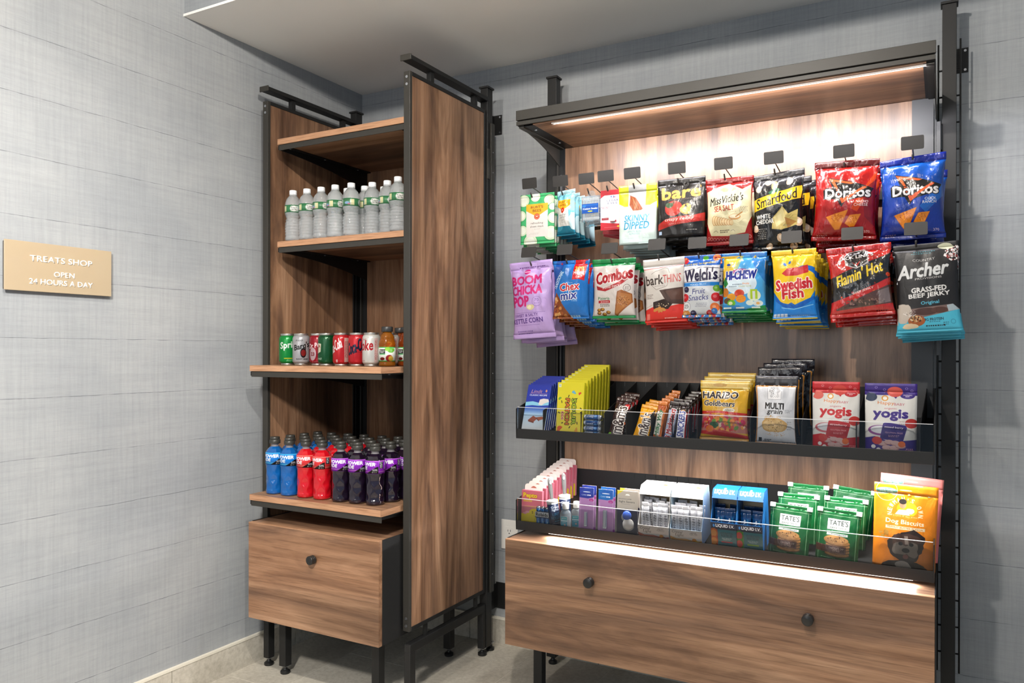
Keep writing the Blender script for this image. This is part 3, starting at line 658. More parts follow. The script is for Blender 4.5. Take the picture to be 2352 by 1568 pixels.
# 4 eye drops card
c = Cv(.07, .16, 'e9e8ec')
c.rect(0, 0, 1, .10, 'cf2f42').poly([(0, .10), (1, .10), (1, .13), (.2, .13), (0, .2)], 'cf2f42').poly([(0, .80), (1, .86), (1, 1), (0, 1)], 'cf2f42')
c.ell(.62, .17, .10, .055, '3f6fb0').ell(.62, .17, .045, .045, 'dfe7f2').line([(.66, .20), (.78, .18)], .03, 'cf2f42')
c.txt('CLEAR', .62, .265, .62, .05, '6b6a86', b=.01).txt('EYES', .62, .335, .48, .05, '6b6a86', b=.01).txt('REDNESS\nRELIEF', .25, .44, .42, .06, 'b23a48', b=.01)
c.small(.26, .53, .3, 4, '9c9aa8', .008, .03).rect(.06, .69, .42, .75, 'a63340').small(.24, .71, .28, 1, 'e7c9cd').rect(.5, .55, .82, .80, 'f7f7f9').ell(.66, .55, .16, .12, 'f7f7f9').rect(.6, .40, .72, .50, 'fafafa').rect(.5, .76, .82, .81, 'd65363').txt('Clear\neyes', .66, .63, .2, .05, '8a88b8').small(.5, .93, .8, 1, 'f0c0c6').ell(.92, .92, .07, .05, 'e8d13a')
M_EYES = print_mat('print_eye_drops', c, .4, .1)
# 5 lemon almonds pouch
c = Cv(.135, .21, 'd9d94a')
c.poly([(0, 0), (1, 0), (1, .2), (.9, .5), (0, .3)], 'd8d92f').poly([(0, .30), (.16, .36), (.84, .36), (1, .3), (1, 1), (0, 1)], 'e9efdb', 1, 'dcecea')
c.rect(.26, .0, .72, .40, 'b9b9b8').rect(.26, .13, .72, .16, 'dcdcdc').poly([(.3, .17), (.46, .22), (.62, .38), (.66, .42), (.6, .45), (.40, .44), (.30, .34)], 'a05c33').poly([(.36, .2), (.5, .3), (.56, .42), (.42, .40)], 'bd7a4a').line([(.34, .22), (.5, .42)], .012, '7d4424').line([(.40, .22), (.56, .42)], .012, '7d4424')
c.rect(.2, .44, .8, .455, 'f4f5d8').txt('SKINNY', .5, .565, .66, .11, '4aa9c9', 0, .12, .02).txt('DIPPED', .5, .69, .66, .12, '4aa9c9', 0, .12, .02)
c.txt('LEMON BLISS', .45, .79, .38, .03, '9cc3cc', 0, .1).txt('ALMONDS', .45, .83, .28, .03, '9cc3cc', 0, .1).small(.3, .90, .3, 1, 'b5c8cc').small(.75, .90, .2, 1, 'b5c8cc')
M_SKIN = print_mat('print_lemon_almonds', c, .3, .45)
# 6 apple chips pouch
c = Cv(.18, .21, '2b2725', 340)
c.txt('bare', .5, .245, .80, .20, 'dba957', -.03, 0, .05, None).txt('BAKED CRUNCHY', .52, .365, .56, .026, '8d8175')
c.ell(.36, .52, .19, .155, 'b7443a').ell(.33, .50, .15, .11, 'c9594a', .6).blob(.27, .46, .08, .06, '4f6a49', 3).ell(.36, .42, .03, .03, '7a4a2a').blob(.63, .55, .13, .10, 'dba95a', 6).ell(.60, .57, .07, .05, 'eec27c').poly([(.62, .45), (.66, .52), (.60, .52)], '2b2725')
c.poly([(0, .78), (.2, .70), (.5, .665), (.8, .66), (1, .62), (1, .76), (.8, .78), (.4, .81), (0, .88)], 'b9382e').txt('crispy reds', .45, .715, .54, .065, 'f4e4d8', -.03, .15, .012).txt('APPLE CHIPS', .44, .785, .34, .025, 'e4b2a6', -.03).small(.74, .90, .26, 1, 'cfcbc4', .012).rect(.03, .90, .10, .96, 'b7c9dc')
M_BARE = print_mat('print_apple_chips', c, .28, .6, spec=.6)
# 7 sea salt chips
c = Cv(.17, .22, 'a92a28', 340)
c.poly([(.02, .12), (.5, .09), (.98, .12), (1, .60), (.86, .84), (.5, .88), (.12, .86), (.0, .66)], 'ddd6b4').poly([(0, 0), (1, 0), (1, .13), (.8, .20), (.5, .10), (.2, .16), (0, .2)], '9c2624')
c.blob(.5, .19, .16, .05, 'cfc78f', 4).txt('MissVickie\'s', .47, .335, .74, .12, '2f2a26', -.10, .2, .015).txt('SEA SALT', .42, .47, .44, .085, 'b2432f', -.05, 0, .02).small(.6, .53, .2, 1, 'b89c86').small(.84, .46, .18, 5, '8d8272', .008, .02)
for k in range(8): c.ell(.20+.055*k, .645+.006*k, .05, .095-.006*k, 'b98850').ell(.205+.055*k, .645+.006*k, .045, .088-.006*k, 'e4cda3')
c.ell(.66, .61, .13, .055, 'caa06c').ell(.66, .60, .11, .035, 'e7dcc3').line([(.68, .61), (.83, .54)], .02, 'b98850')
c.small(.42, .79, .24, 2, '5d5046', .012, .025).line([(.18, .81), (.24, .79), (.28, .82)], .008, '8d8272').line([(.56, .81), (.62, .79), (.66, .82)], .008, '8d8272')
for k in range(14): c.ring(.06+k*.068, .925-.04*math.sin(k/13*PI)*-1-.03, .028, .008, 'd9a99a', 10)
M_VICK = print_mat('print_sea_salt_chips', c, .27, .6, spec=.6)
# 8 white cheddar popcorn
c = Cv(.175, .26, '1f1c1b', 340)
c.rect(0, 0, 1, .13, '4d4b4e').poly([(0, .13), (1, .13), (1, .17), (0, .2)], '3a383b'); c.ell(.45, .18, .07, .09, 'e6c27a').poly([(.32, .26), (.45, .20), (.58, .24), (.5, .34), (.4, .34)], '2f6a45')
for x, y, s in ((.12, .2, .07), (.32, .13, .06), (.74, .14, .07), (.05, .72, .07), (.93, .66, .08), (.58, .86, .08), (.8, .96, .07), (.35, .96, .06), (.92, .9, .05)): c.blob(x, y, s, s, 'ddc2a4', int(x*50)).blob(x+.01, y-.01, s*.6, s*.6, 'efe0cd', int(y*50))
c.poly([(.0, .345), (1, .20), (.97, .36), (.0, .50)], 'efc52f').txt('Smartfood', .48, .352, .84, .125, '2a2320', -.205, .15, .012)
c.poly([(.42, .60), (.62, .46), (.74, .56), (.92, .50), (.9, .70), (.6, .76), (.40, .74)], 'cdbb78').poly([(.44, .60), (.62, .48), (.70, .64), (.5, .72)], 'e3d7a2').poly([(.66, .6), (.9, .66), (.72, .74)], 'b98e4e')
c.txt('WHITE', .22, .575, .30, .055, 'f2efe9', -.03, 0, .03).txt('CHEDDAR', .25, .64, .38, .055, 'f2efe9', -.03, 0, .03).small(.2, .73, .2, 6, 'b5afa8', .009, .024).small(.7, .70, .18, 1, '8d8784')
M_SMART = print_mat('print_white_cheddar', c, .24, .7, spec=.7)
# 9/10 tortilla chips
def tortilla(bgc, bg2, top, l1, l2):
    c = Cv(.18, .235, bgc, 340); c.rect(0, .1, 1, .75, bgc, 1, bg2).rect(0, 0, 1, .09, top).rect(0, .75, 1, 1, bg2)
    if l1 == 'NACHO': c.poly([(.62, .62), (.98, .15), (1, .3), (.72, .66)], 'e06a1f', .7).poly([(.8, .4), (1, .25), (1, .85), (.84, .72)], '7a1830', .6)
    else: c.poly([(.62, .62), (.98, .35), (1, .5), (.72, .7)], '3d8fd6', .6)
    c.poly([(.22, .215), (.62, .285), (.97, .37), (.90, .46), (.52, .53), (.46, .60), (.38, .50), (.15, .49), (.14, .37), (.30, .36)], '241d1c')
    c.poly([(.23, .225), (.66, .30), (.60, .315), (.33, .275), (.40, .37), (.36, .37)], 'e2703a').poly([(.36, .38), (.47, .555), (.86, .36), (.80, .35), (.475, .49), (.42, .38)], 'e2703a')
    c.txt('Doritos', .55, .42, .74, .115, 'eae6e6', -.015, 0, .045, '241d1c', .05).poly([(.475, .545), (.86, .35), (.82, .345), (.47, .50)], 'e2703a')
    c.txt(l1, .80, .535, .19, .032, 'e9dede', -.02, .1, .02).txt(l2, .78, .575, .22, .032, 'e9dede', -.02, .1, .02)
    for P in ([(.20, .71), (.58, .63), (.44, .87), (.36, .875)], [(.60, .70), (.79, .685), (.68, .84), (.60, .845), (.52, .80)]):
        c.poly(P, 'b9681c'); Q = [(x*.94+sum(p[0] for p in P)/len(P)*.06, y*.96+sum(p[1] for p in P)/len(P)*.04-.004) for x, y in P]; c.poly(Q, 'dd9130')
    c.spk(.40, .73, .11, .06, ['c5741f', 'f0ae4c', 'b5611a'], 90, .008, 3).spk(.66, .75, .07, .05, ['c5741f', 'f0ae4c', 'b5611a'], 50, .008, 5)
    c.txt('370', .87, .90, .09, .03, 'e3c9c9').small(.15, .93, .2, 2, 'd9b9b9'); return c
M_DORR = print_mat('print_red_tortilla', tortilla('c92a22', 'a01a1c', '6d1614', 'NACHO', 'CHEESE'), .22, .75, spec=.7)
M_DORB = print_mat('print_blue_tortilla', tortilla('1b6cc0', '1c3f9c', '20389a', 'COOL', 'RANCH'), .22, .75, spec=.7)

# lower row
c = Cv(.15, .27, 'cdb3e4')
c.small(.5, .07, .7, 1, '6a2f8c', .012).ell(.45, .14, .08, .06, 'd93b96').rect(.37, .135, .53, .145, 'f3e0f2')
for s, x, y, w in (('BOOM', .42, .245, .76), ('CHICKA', .42, .375, .78), ('POP', .26, .52, .44)): c.txt(s, x, y, w, .11 if s != 'POP' else .13, 'd92f8a', -.02, 0, .05)
c.ring(.68, .53, .11, .008, 'a184bf').txt('70', .68, .51, .09, .04, '8c6fae').small(.68, .55, .14, 1, '8c6fae').blob(.52, .60, .09, .07, 'e9dcae', 3).blob(.50, .60, .05, .04, 'f7efcf', 5)
c.rect(.08, .665, .86, .669, '9a7cba').txt('SWEET & SALTY', .38, .70, .62, .035, '6a3f96', -.03, 0, .01).txt('KETTLE CORN', .40, .77, .78, .06, '5c2d8e', -.03, 0, .02).rect(.06, .825, .7, .829, '9a7cba').small(.3, .90, .45, 2, '7d5aa6', .01, .03)
M_BOOM = print_mat('print_kettle_corn', c, .3, .6)
c = Cv(.14, .21, '2f86cc', 340)
c.poly([(.12, 0), (.38, 0), (.06, .5), (0, .6), (0, .3)], '1c60ae').txt('TRADITIONAL', .17, .33, .52, .075, 'd8ecf6', -1.05, 0, .02)
c.poly([(.62, 0), (.96, 0), (.92, .36), (.78, .33), (.60, .34)], 'd3242c').txt('20%', .78, .15, .24, .07, 'f4c62d', 0, 0, .03).txt('MORE', .77, .225, .27, .055, 'f6efe8', 0, 0, .03).small(.77, .28, .22, 2, 'f2c9c9', .008, .018)
c.poly([(.10, .54), (.56, 1), (0, 1), (0, .72)], '9a5a2c')
for k in range(34):
    rd = random.Random(k); t = rd.random(); x = .02+.40*t*rd.random(); y = .64+.34*rd.random()
    if (y-.56) > x*1.0: c.blob(x, y, .05, .04, rd.choice(['c98d4f', 'b06a35', 'e0b172', '7c4526', 'd9a05a', 'e8c28a']), k)
c.small(.55, .385, .14, 1, 'd8ecf6').txt('Chex', .52, .455, .56, .125, 'cf2438', -.08, .12, .03, 'f4f2f0', .05).txt('mix', .50, .605, .46, .13, '24409e', -.08, .12, .03, 'f4f2f0', .05).small(.66, .67, .16, 2, 'a8cdea', .012, .022)
for k in range(4): c.rect(.50+k*.07, .94, .555+k*.07, .975, 'b8d6ea')
M_CHEX = print_mat('print_snack_mix', c, .26, .6, spec=.6)
c = Cv(.155, .22, 'ded7d2', 340)
c.rect(0, 0, 1, .12, '0d8a4c').rect(0, .955, 1, 1, '17965a').rect(0, .12, .05, .95, 'cfc8c2')
c.poly([(.10, .45), (.30, .50), (.62, .42), (.98, .25), (.98, .30), (.70, .46), (.34, .55), (.12, .52)], 'b82530').txt('Combos', .53, .29, .88, .19, 'b3202e', -.17, .1, .05, 'efe9e5', .04).txt('STUFFED SNACKS', .50, .475, .46, .035, 'f3ebe6', -.14, .1, .02)
c.ring(.86, .50, .08, .008, '5a5450').small(.86, .48, .1, 3, '5a5450', .008, .02).txt('Pizzeria', .30, .665, .30, .05, '2c7a4d', 0, 0, .01).rect(.16, .70, .46, .745, 'b82530').small(.31, .718, .24, 1, 'f0e4e0', .014).small(.31, .76, .28, 2, '4a4542', .012, .026)
c.poly([(.64, .555), (.74, .53), (.97, .60), (.98, .74), (.60, .96), (.54, .94), (.58, .82)], 'a9713f').poly([(.66, .57), (.95, .61), (.95, .73), (.60, .93), (.57, .92), (.62, .78)], 'c08953').spk(.78, .72, .14, .12, ['8d5a2c', 'd8a56c', '6f4523', 'e0b680'], 160, .008, 4)
for x, y in ((.17, .86), (.26, .85), (.17, .91), (.30, .93), (.40, .90)): c.ell(x, y, .055, .04, '8a5f2e').ell(x+.01, y-.008, .035, .025, 'd0a14e')
M_COMB = print_mat('print_pretzel_snacks', c, .25, .5, spec=.6)
c = Cv(.16, .225, 'd9d4ce', 340)
c.line([(0, .16), (1, .125)], .012, 'c8443e').poly([(0, .80), (.25, .745), (.6, .76), (1, .72), (1, 1), (0, 1)], 'dd4436').line([(0, .77), (.2, .72)], .01, 'b8a49c').line([(.2, .24), (.3, .2), (.55, .155), (.62, .17), (.66, .24)], .006, '5b4a3e').line([(.2, .42), (.32, .49), (.6, .44), (.62, .40)], .006, '5b4a3e')
c.txt('bark', .27, .335, .46, .15, '3f2b20', -.04, 0, .02).txt('THINS', .72, .325, .44, .13, 'c94a42', -.04).small(.4, .43, .32, 1, '7d6f66').small(.13, .56, .2, 3, '6a5a50', .010, .026)
c.poly([(.40, .50), (.98, .47), (.98, .74), (.72, .72), (.55, .66)], '55392b').poly([(.55, .52), (.98, .49), (.98, .66), (.7, .66)], '6a4838').poly([(.22, .68), (.52, .64), (.72, .72), (.60, .80), (.22, .78)], '3f281e').spk(.5, .73, .22, .05, ['e8d9bc', 'd8c39c'], 16, .011, 2)
for x, r in ((.29, -.4), (.40, .9), (.47, .3), (.38, -1.2)): c.ell(x, .80, .075, .035, 'd29a50', 1, r)
c.small(.62, .93, .34, 1, 'f4d9d2', .014).rect(.04, .86, .12, .96, 'e98a7e').small(.74, .80, .08, 2, 'a83028')
M_BARK = print_mat('print_chocolate_bark', c, .38, .35)
c = Cv(.135, .205, 'd8dade', 340)
c.rect(0, 0, 1, .17, '1d71c4').ell(.08, .08, .10, .08, 'c9303a').ell(.62, .05, .08, .05, '6db645').ell(.90, .05, .10, .08, 'e98a4a').txt('Fruit is our 1st ingredient!', .48, .14, .84, .045, 'f2d640', -.06, .1, .02)
c.rect(0, .17, 1, .44, 'e6e6ea').line([(0, .26), (.5, .2), (1, .22)], .012, '2f2548').line([(0, .43), (.5, .42), (1, .37)], .012, '2f2548').txt("Welch's", .50, .315, .90, .19, '342a50', -.05, .05, .04).rect(.0, .44, 1, .50, '2f8fd2').txt('MIXED FRUIT', .45, .475, .46, .032, 'e6f0f6', -.03)
c.txt('Fruit', .47, .58, .36, .085, '4a4d90', -.05, .2).txt('Snacks', .45, .68, .56, .09, '4a4d90', -.05, .2).small(.52, .77, .34, 3, '8a8c9c', .009, .024)
for x, y, r, cc in ((.10, .55, .08, '2c2a55'), (.06, .68, .11, 'cf3038'), (.94, .54, .09, '7cb23c'), (.92, .68, .12, 'cf3038'), (.88, .84, .12, 'e58848'), (.10, .95, .12, 'd89a50'), (.3, .93, .08, '2c2a55'), (.74, .94, .10, 'c4303c'), (.86, .90, .08, '3f7fc0')): c.ell(x, y, r, r*.9, cc).ell(x-.02, y-.01, r*.4, r*.3, 'ffffff', .35)
c.ell(.11, .82, .11, .10, 'e9e9ea').ring(.11, .82, .11, .006, '3a3a4a').txt('REAL\nFRUIT!', .11, .82, .14, .07, '3a3a4a', -.1).rect(0, .955, 1, 1, '3a8ccc').spk(.5, .975, .5, .01, ['e0b060', 'c4303c', 'e9e9e9', '3f7fc0'], 30, .03, 3)
M_WELC = print_mat('print_fruit_snacks', c, .22, .55, spec=.65)
c = Cv(.145, .205, '5fb2e4', 340)
c.poly([(0, 0), (.5, 0), (.1, .5), (0, .6)], 'e6c33c').poly([(.1, .1), (.5, .05), (.3, .4), (.05, .4)], 'f0d667', .6).ell(.45, .52, .38, .26, 'dceaf2').rect(0, 0, 1, .05, '2e84c8').poly([(.6, .0), (1, 0), (1, .5), (.8, .3)], '2b80c6', .7)
c.ell(.16, .20, .05, .03, '3a56a8').small(.16, .24, .12, 1, '3a56a8').ell(.45, .32, .2, .07, 'b65a9c').txt('HI-CHEW', .45, .375, .72, .14, '2a3fa0', -.03, .12, .05, 'f0f2f8', .05).txt('HI-CHEW', .45, .375, .72, .14, '2a3fa0', -.03, .12, .05)
c.small(.36, .525, .3, 1, '5c6c80', .014).txt('Fruity', .58, .525, .16, .04, 'e8913a', -.02, 0, .02).txt('Intensely', .26, .565, .2, .03, '4a5a70').txt('Chewy Candy', .56, .565, .3, .032, 'b8b03c')
c.ell(.06, .66, .09, .11, 'cf8a30').poly([(-.02, .5), (.06, .4), (.14, .52), (.06, .58)], '2d8a3f').ell(.22, .74, .11, .09, 'e6a92e').ell(.12, .80, .09, .07, '6d5a32').ell(.22, .84, .10, .08, '7cc03c').ell(.20, .84, .05, .04, 'e9eec2').ell(.42, .68, .12, .09, 'd8542f').ell(.45, .77, .12, .09, 'f0a73a').line([(.36, .75), (.54, .73)], .006, 'd98a2a').line([(.36, .79), (.54, .77)], .006, 'd98a2a')
c.ell(.76, .72, .15, .13, 'e8f0d8').rect(.68, .62, .84, .78, 'b9d23a').rect(.73, .65, .79, .78, 'dfe3df').ell(.66, .84, .09, .06, 'e4efe6').ell(.84, .85, .11, .07, 'dfe9e6').ell(.84, .85, .04, .03, 'ecc07a').poly([(0, .9), (.5, .95), (1, .88), (1, 1), (0, 1)], '2f9a52').poly([(0, .86), (.4, .88), (.6, .96), (0, .97)], '2b8fd0', .8)
for x in (.12, .42, .78): c.rect(x-.09, .905, x+.1, .93, 'e8efe6')
M_HICH = print_mat('print_chewy_candy', c, .22, .55, spec=.65)
c = Cv(.15, .225, 'f0ce1c', 340)
c.poly([(0, .60), (.2, .76), (.5, .80), (.9, .70), (1, .6), (1, 1), (0, 1)], '2f93dc').poly([(0, .60), (.16, .74), (.34, .79), (.44, .76), (.54, .80), (.98, .68), (1, .72), (.66, .84), (.3, .84), (.06, .74)], '1f74c6').line([(.2, .83), (.5, .86), (.95, .80)], .015, '9fd4f2')
c.ell(.78, .36, .30, .18, '1f7fd0').ell(.62, .42, .40, .20, 'f0ce1c').poly([(.22, .34), (.36, .27), (.66, .26), (.84, .23), (.86, .34), (.6, .38), (.32, .38)], 'cf2f3c').ell(.30, .21, .05, .03, '1f7fd0', 1, .6).ell(.42, .19, .04, .025, '1f7fd0', 1, -.8)
c.txt('Swedish', .50, .50, .86, .145, 'd2303c', -.05, 0, .055, 'f6efe6', .05).txt('Fish', .48, .635, .50, .13, 'd2303c', -.05, 0, .055, 'f6efe6', .05).txt('Swedish', .50, .50, .86, .145, 'd2303c', -.05, 0, .055).small(.45, .71, .1, 1, 'c9a82a')
for k in range(4): c.rect(.02+k*.085, .92, .09+k*.085, .965, 'dfe6f0')
c.small(.6, .945, .5, 1, 'cfe4f4', .012).rect(0, .985, 1, 1, 'f0ce1c')
M_SWED = print_mat('print_fish_candy', c, .28, .5, spec=.6)
c = Cv(.18, .215, 'c92e24', 340)
c.poly([(0, .44), (.35, .33), (.62, .26), (1, .15), (1, .48), (.5, .66), (0, .78)], '262021').spk(.5, .5, .55, .35, ['d8531f', 'e2752a', '9c2a1c'], 26, .03, 8).poly([(.06, .46), (.4, .36), (.8, .24), (.95, .24), (.9, .46), (.45, .62), (.08, .72)], '262021')
c.poly([(0, .82), (.5, .64), (1, .50), (1, .56), (.55, .70), (.05, .88), (0, .88)], 'cf3427').poly([(.08, .88), (.56, .71), (1, .58), (1, .84), (.5, .87), (.1, .9)], '6d4c44').poly([(.2, .86), (.5, .78), (.8, .80), (.7, .85)], '4e322a').spk(.55, .80, .35, .05, ['8d6a5e', '4e322a', 'a8867a'], 40, .02, 3).poly([(.80, .66), (.97, .62), (.97, .82), (.78, .84)], 'a9a4a8', .6)
c.poly([(.26, .14), (.34, .09), (.58, .06), (.66, .10), (.66, .26), (.46, .33), (.28, .27)], 'c9c2c0').poly([(.28, .15), (.35, .10), (.57, .075), (.64, .11), (.64, .25), (.46, .315), (.30, .26)], '2b1d1c').txt("JACK LINK'S", .46, .165, .56, .06, 'ece6e2', -.08, .05, .045, '2b1d1c', .04).poly([(.38, .225), (.46, .27), (.54, .21), (.47, .30)], 'c92e24')
c.txt("Flamin' Hot", .50, .40, .80, .16, 'ecd13a', -.28, .25, .03).txt('BEEF JERKY', .55, .645, .36, .035, 'f0e2dc', -.22, 0, .03).small(.80, .93, .22, 1, '6d1a16', .014)
M_JACK = print_mat('print_flamin_jerky', c, .14, .95, spec=.9, coat=.4)
c = Cv(.175, .255, '2b2829', 340)
c.rect(0, .76, 1, 1, '62c5dc').poly([(.18, .735), (.9, .70), (1, .76), (.9, .775), (.18, .86)], '8f7a74').ell(.45, .77, .2, .06, '5e4038').ell(.68, .76, .14, .05, '6a4a40').poly([(.8, .71), (.9, .70), (1, .765), (.82, .78)], 'b9c6cc')
c.blob(.08, .78, .13, .18, 'cfc5ba', 3).ell(.30, .87, .14, .09, 'b56f3c').spk(.29, .85, .10, .05, ['3a2a20', 'c9a06a', 'efe0c0'], 70, .012, 3).spk(.2, .78, .12, .05, ['ffffff', '3a2a20'], 30, .007, 9).blob(.2, .93, .12, .05, 'e6d3b4', 7)
c.spk(.93, .13, .14, .12, ['f4efee', 'e7dede', 'a83a34', 'f4efee', '3a2022'], 150, .016, 5).blob(.80, .05, .12, .05, 'cfd0b8', 2)
c.small(.45, .09, .4, 2, '5fb8c8', .006, .02).txt('COUNTRY', .46, .19, .36, .028, 'e6e4e2', -.03, 0, .01, arc=-.01).txt('Archer', .44, .30, .82, .15, 'dfe0e0', -.07, .25, .04).txt('PROVISIONS', .52, .395, .44, .022, 'e6e4e2', -.04)
c.txt('GRASS-FED', .52, .52, .58, .055, 'eeecea', -.05, 0, .05).txt('BEEF JERKY', .52, .59, .68, .060, 'eeecea', -.05, 0, .05).txt('Original', .53, .675, .30, .048, '6cc8e0', -.05, 0, .03).txt('9G PROTEIN', .58, .86, .30, .03, '27383f', -.03, 0, .02).small(.58, .885, .2, 1, '3f5f68').small(.58, .925, .36, 1, '27383f', .014).ring(.88, .895, .035, .006, '3f8a9c').small(.76, .90, .1, 2, '27383f')
M_ARCH = print_mat('print_grass_fed_jerky', c, .42, .3)

def swab_pack(w, h):
    t = thing('swab_box', None, None); D = .022
    cp = mat('swab_shell', 'e8eef2', .1, trans=.85, ior=1.15)
    obj('clear_shell', bx(-w/2, w/2, -D/2, D/2, -h, -.02), cp, t, bevel=.003)
    pts = [(-.018, -.02), (-.012, -.004), (-.006, 0), (.006, 0), (.012, -.004), (.018, -.02)]
    obj('hang_tab', prism(pts, 1, -.0006, .0006), cp, t)
    b = bmesh.new()
    for k in range(13): x = -w/2+.006+k*(w-.012)/12; tube(b, [(x, -D*.2, -.032), (x, -D*.2, -.026-h*.62)], .0011, 6)
    o = obj('swab_sticks', b, WHITEP, t); o['kind'] = 'stuff'
    b = bmesh.new()
    for k in range(13):
        x = -w/2+.006+k*(w-.012)/12
        for zz in (-.030, -h+.012): bmesh.ops.create_uvsphere(b, u_segments=8, v_segments=6, radius=.0024, matrix=Matrix.Translation((x, -D*.2, zz)) @ Matrix.Diagonal((1, 1, 2.6, 1)))
    o = obj('swab_tips', b, mat('cotton', 'f4f4f2', .9), t); o['kind'] = 'stuff'
    cc = Cv(.05, .04, '1f62ae', 200); cc.txt('Cotton Swabs', .5, .52, .88, .17, 'f2f4f6', 0, 0, .03).rect(.04, .1, .96, .2, '3f8ed2', .5).ell(.14, .22, .10, .10, '3f8ed2').ell(.5, .8, .15, .05, 'e8d93a').small(.82, .8, .12, 1, 'bcd4ea')
    obj('label', print_box(-w/2+.003, w/2-.003, -D/2-.0008, -D/2-.0004, -h+.030, -.048), [print_mat('print_swabs', cc, .3, 0), WHITEP], t)
    return t
def eye_card(w, h):
    t = thing('eye_drop_card', None, None)
    obj('card', print_box(-w/2, w/2, -.0008, .0008, -h, 0), [M_EYES, WHITEP], t, bevel=.0004)
    b = lathe([(.008, 0), (.009, .003), (.009, .022), (.004, .027), (.0035, .033), (.0045, .034), (.0042, .044), (.003, .046)], 18)
    bmesh.ops.translate(b, verts=b.verts, vec=(w*.16, -.008, -h*.80)); obj('bottle_blister', b, mat('blister_white', 'f2f2f4', .15), t)
    return t
U = dict(row='upper'); Lw = dict(row='lower')
hang(1216, 421, RU, (1195.5, 1273, 445, 560), 7, .024, 'sheet_mask_packet', M_MASK, 'packet', '# pale green sheet mask packet from the front, far left of upper hook row', 'price tag hook above the green sheet masks, far left', d=.006, top=.06, bot=.04, kind='flat', wr=.0012, curl=.001, seed=1, **U)
hang(1287, 415.6, RU, (1276, 1325, 437, 541), 5, .034, 'wipes_packet', M_MICEL, 'packet', '# teal face wipes packet from the front, beside the green sheet masks', 'price tag hook above the teal face wipes', d=.034, top=.08, bot=.03, wr=.004, seed=2, yaw=-.25, fan=.0, dxb=.003, **U)
hang(1346.7, 410, RU+.02, (1338, 1379, 438, 509.5), 2, .035, 'swab_box', None, 'package', '# clear box of cotton swabs from the front, with blue label', 'price tag hook above the cotton swabs', maker=swab_pack, seed=3, **U)
hang(1391, 404, RU+.01, (1379.5, 1424, 436, 528), 3, .05, 'eye_drop_card', None, 'package', '# red and white eye drop card from the front, right of the swabs', 'price tag hook above the red and white eye drop cards', maker=eye_card, seed=4, jit=.002, fan=.12, **U)
hang(1452, 397.4, RU, (1421.5, 1508.5, 424, 561), 6, .028, 'almond_pouch', M_SKIN, 'pouch', '# yellow and cream lemon almond pouch from the front', 'price tag hook above the yellow lemon almond pouches', d=.034, top=.12, bot=0, kind='pouch', wr=.002, seed=5, **U)
hang(1554.4, 385.5, RU, (1510.5, 1620, 409, 543), 5, .036, 'apple_chip_pouch', M_BARE, 'pouch', '# black apple chip pouch from the front, with red band', 'price tag hook above the black apple chip pouches', d=.045, top=.10, bot=0, kind='pouch', wr=.004, seed=6, **U)
hang(1661.5, 375, RU, (1620, 1731, 408, 562), 3, .062, 'chip_bag', M_VICK, 'snack bag', '# cream and dark red sea salt chip bag from the front', 'price tag hook above the sea salt chip bags', d=.058, top=.08, bot=.05, wr=.0045, seed=7, **U)
hang(1777, 362, RU, (1727, 1848, 396, 573), 4, .055, 'popcorn_bag', M_SMART, 'snack bag', '# black white-cheddar popcorn bag from the front, with yellow banner', 'price tag hook above the black popcorn bags', d=.055, top=.08, bot=.04, wr=.006, seed=8, curl=.010, skew=.04, dxb=.008, **U)
hang(1938, 347, RU, (1870, 2020, 369, 552), 3, .062, 'tortilla_chip_bag', M_DORR, 'snack bag', '# red nacho cheese tortilla chip bag from the front', 'price tag hook above the red tortilla chip bags', d=.06, top=.085, bot=.05, wr=.0055, seed=9, ang=-.04, curl=.008, **U)
hang(2095.7, 327.7, RU, (2020, 2172, 360, 550), 3, .062, 'tortilla_chip_bag', M_DORB, 'snack bag', '# blue cool ranch tortilla chip bag from the front', 'price tag hook above the blue tortilla chip bags', d=.06, top=.085, bot=.05, wr=.0055, seed=10, curl=.010, skew=.05, **U)

hang(1214.5, 579, RL, (1171, 1267, 600, 777), 4, .055, 'kettle_corn_bag', M_BOOM, 'snack bag', '# lilac kettle corn bag from the front, hanging far left', 'price tag hook above the lilac kettle corn bags', d=.05, top=.10, bot=.06, wr=.005, seed=11, ang=.055, curl=.008, **Lw)
hang(1297, 573, RL, (1270, 1354, 598, 732), 5, .046, 'snack_mix_bag', M_CHEX, 'snack bag', '# blue snack mix bag from the front, with red 20% flash', 'price tag hook above the blue snack mix bags', d=.045, top=.06, bot=.03, wr=.004, seed=12, **Lw)
hang(1400, 570, RL, (1360, 1460, 594, 731), 3, .052, 'pretzel_snack_bag', M_COMB, 'snack bag', '# white and green stuffed pretzel bag from the front', 'price tag hook above the white pretzel snack bags', d=.045, top=.08, bot=.04, wr=.003, seed=13, **Lw)
hang(1508.6, 561, RL, (1476, 1572, 593, 740), 5, .034, 'chocolate_pouch', M_BARK, 'pouch', '# cream and red chocolate bark pouch from the front', 'price tag hook above the chocolate bark pouches', d=.032, top=.12, bot=.03, kind='pillow', wr=.002, seed=14, ang=.04, **Lw)
hang(1601.5, 557.4, RL, (1567, 1656, 586, 729), 4, .040, 'fruit_snack_bag', M_WELC, 'snack bag', '# white and blue fruit snack bag from the front', 'price tag hook above the white and blue fruit snack bags', d=.04, top=.06, bot=.04, wr=.004, seed=15, **Lw)
hang(1697.5, 551, RL, (1657, 1761, 580, 718), 5, .040, 'candy_bag', M_HICH, 'candy bag', '# sky blue tropical chewy candy bag from the front', 'price tag hook above the sky blue chewy candy bags', d=.038, top=.09, bot=.04, wr=.0035, seed=16, **Lw)
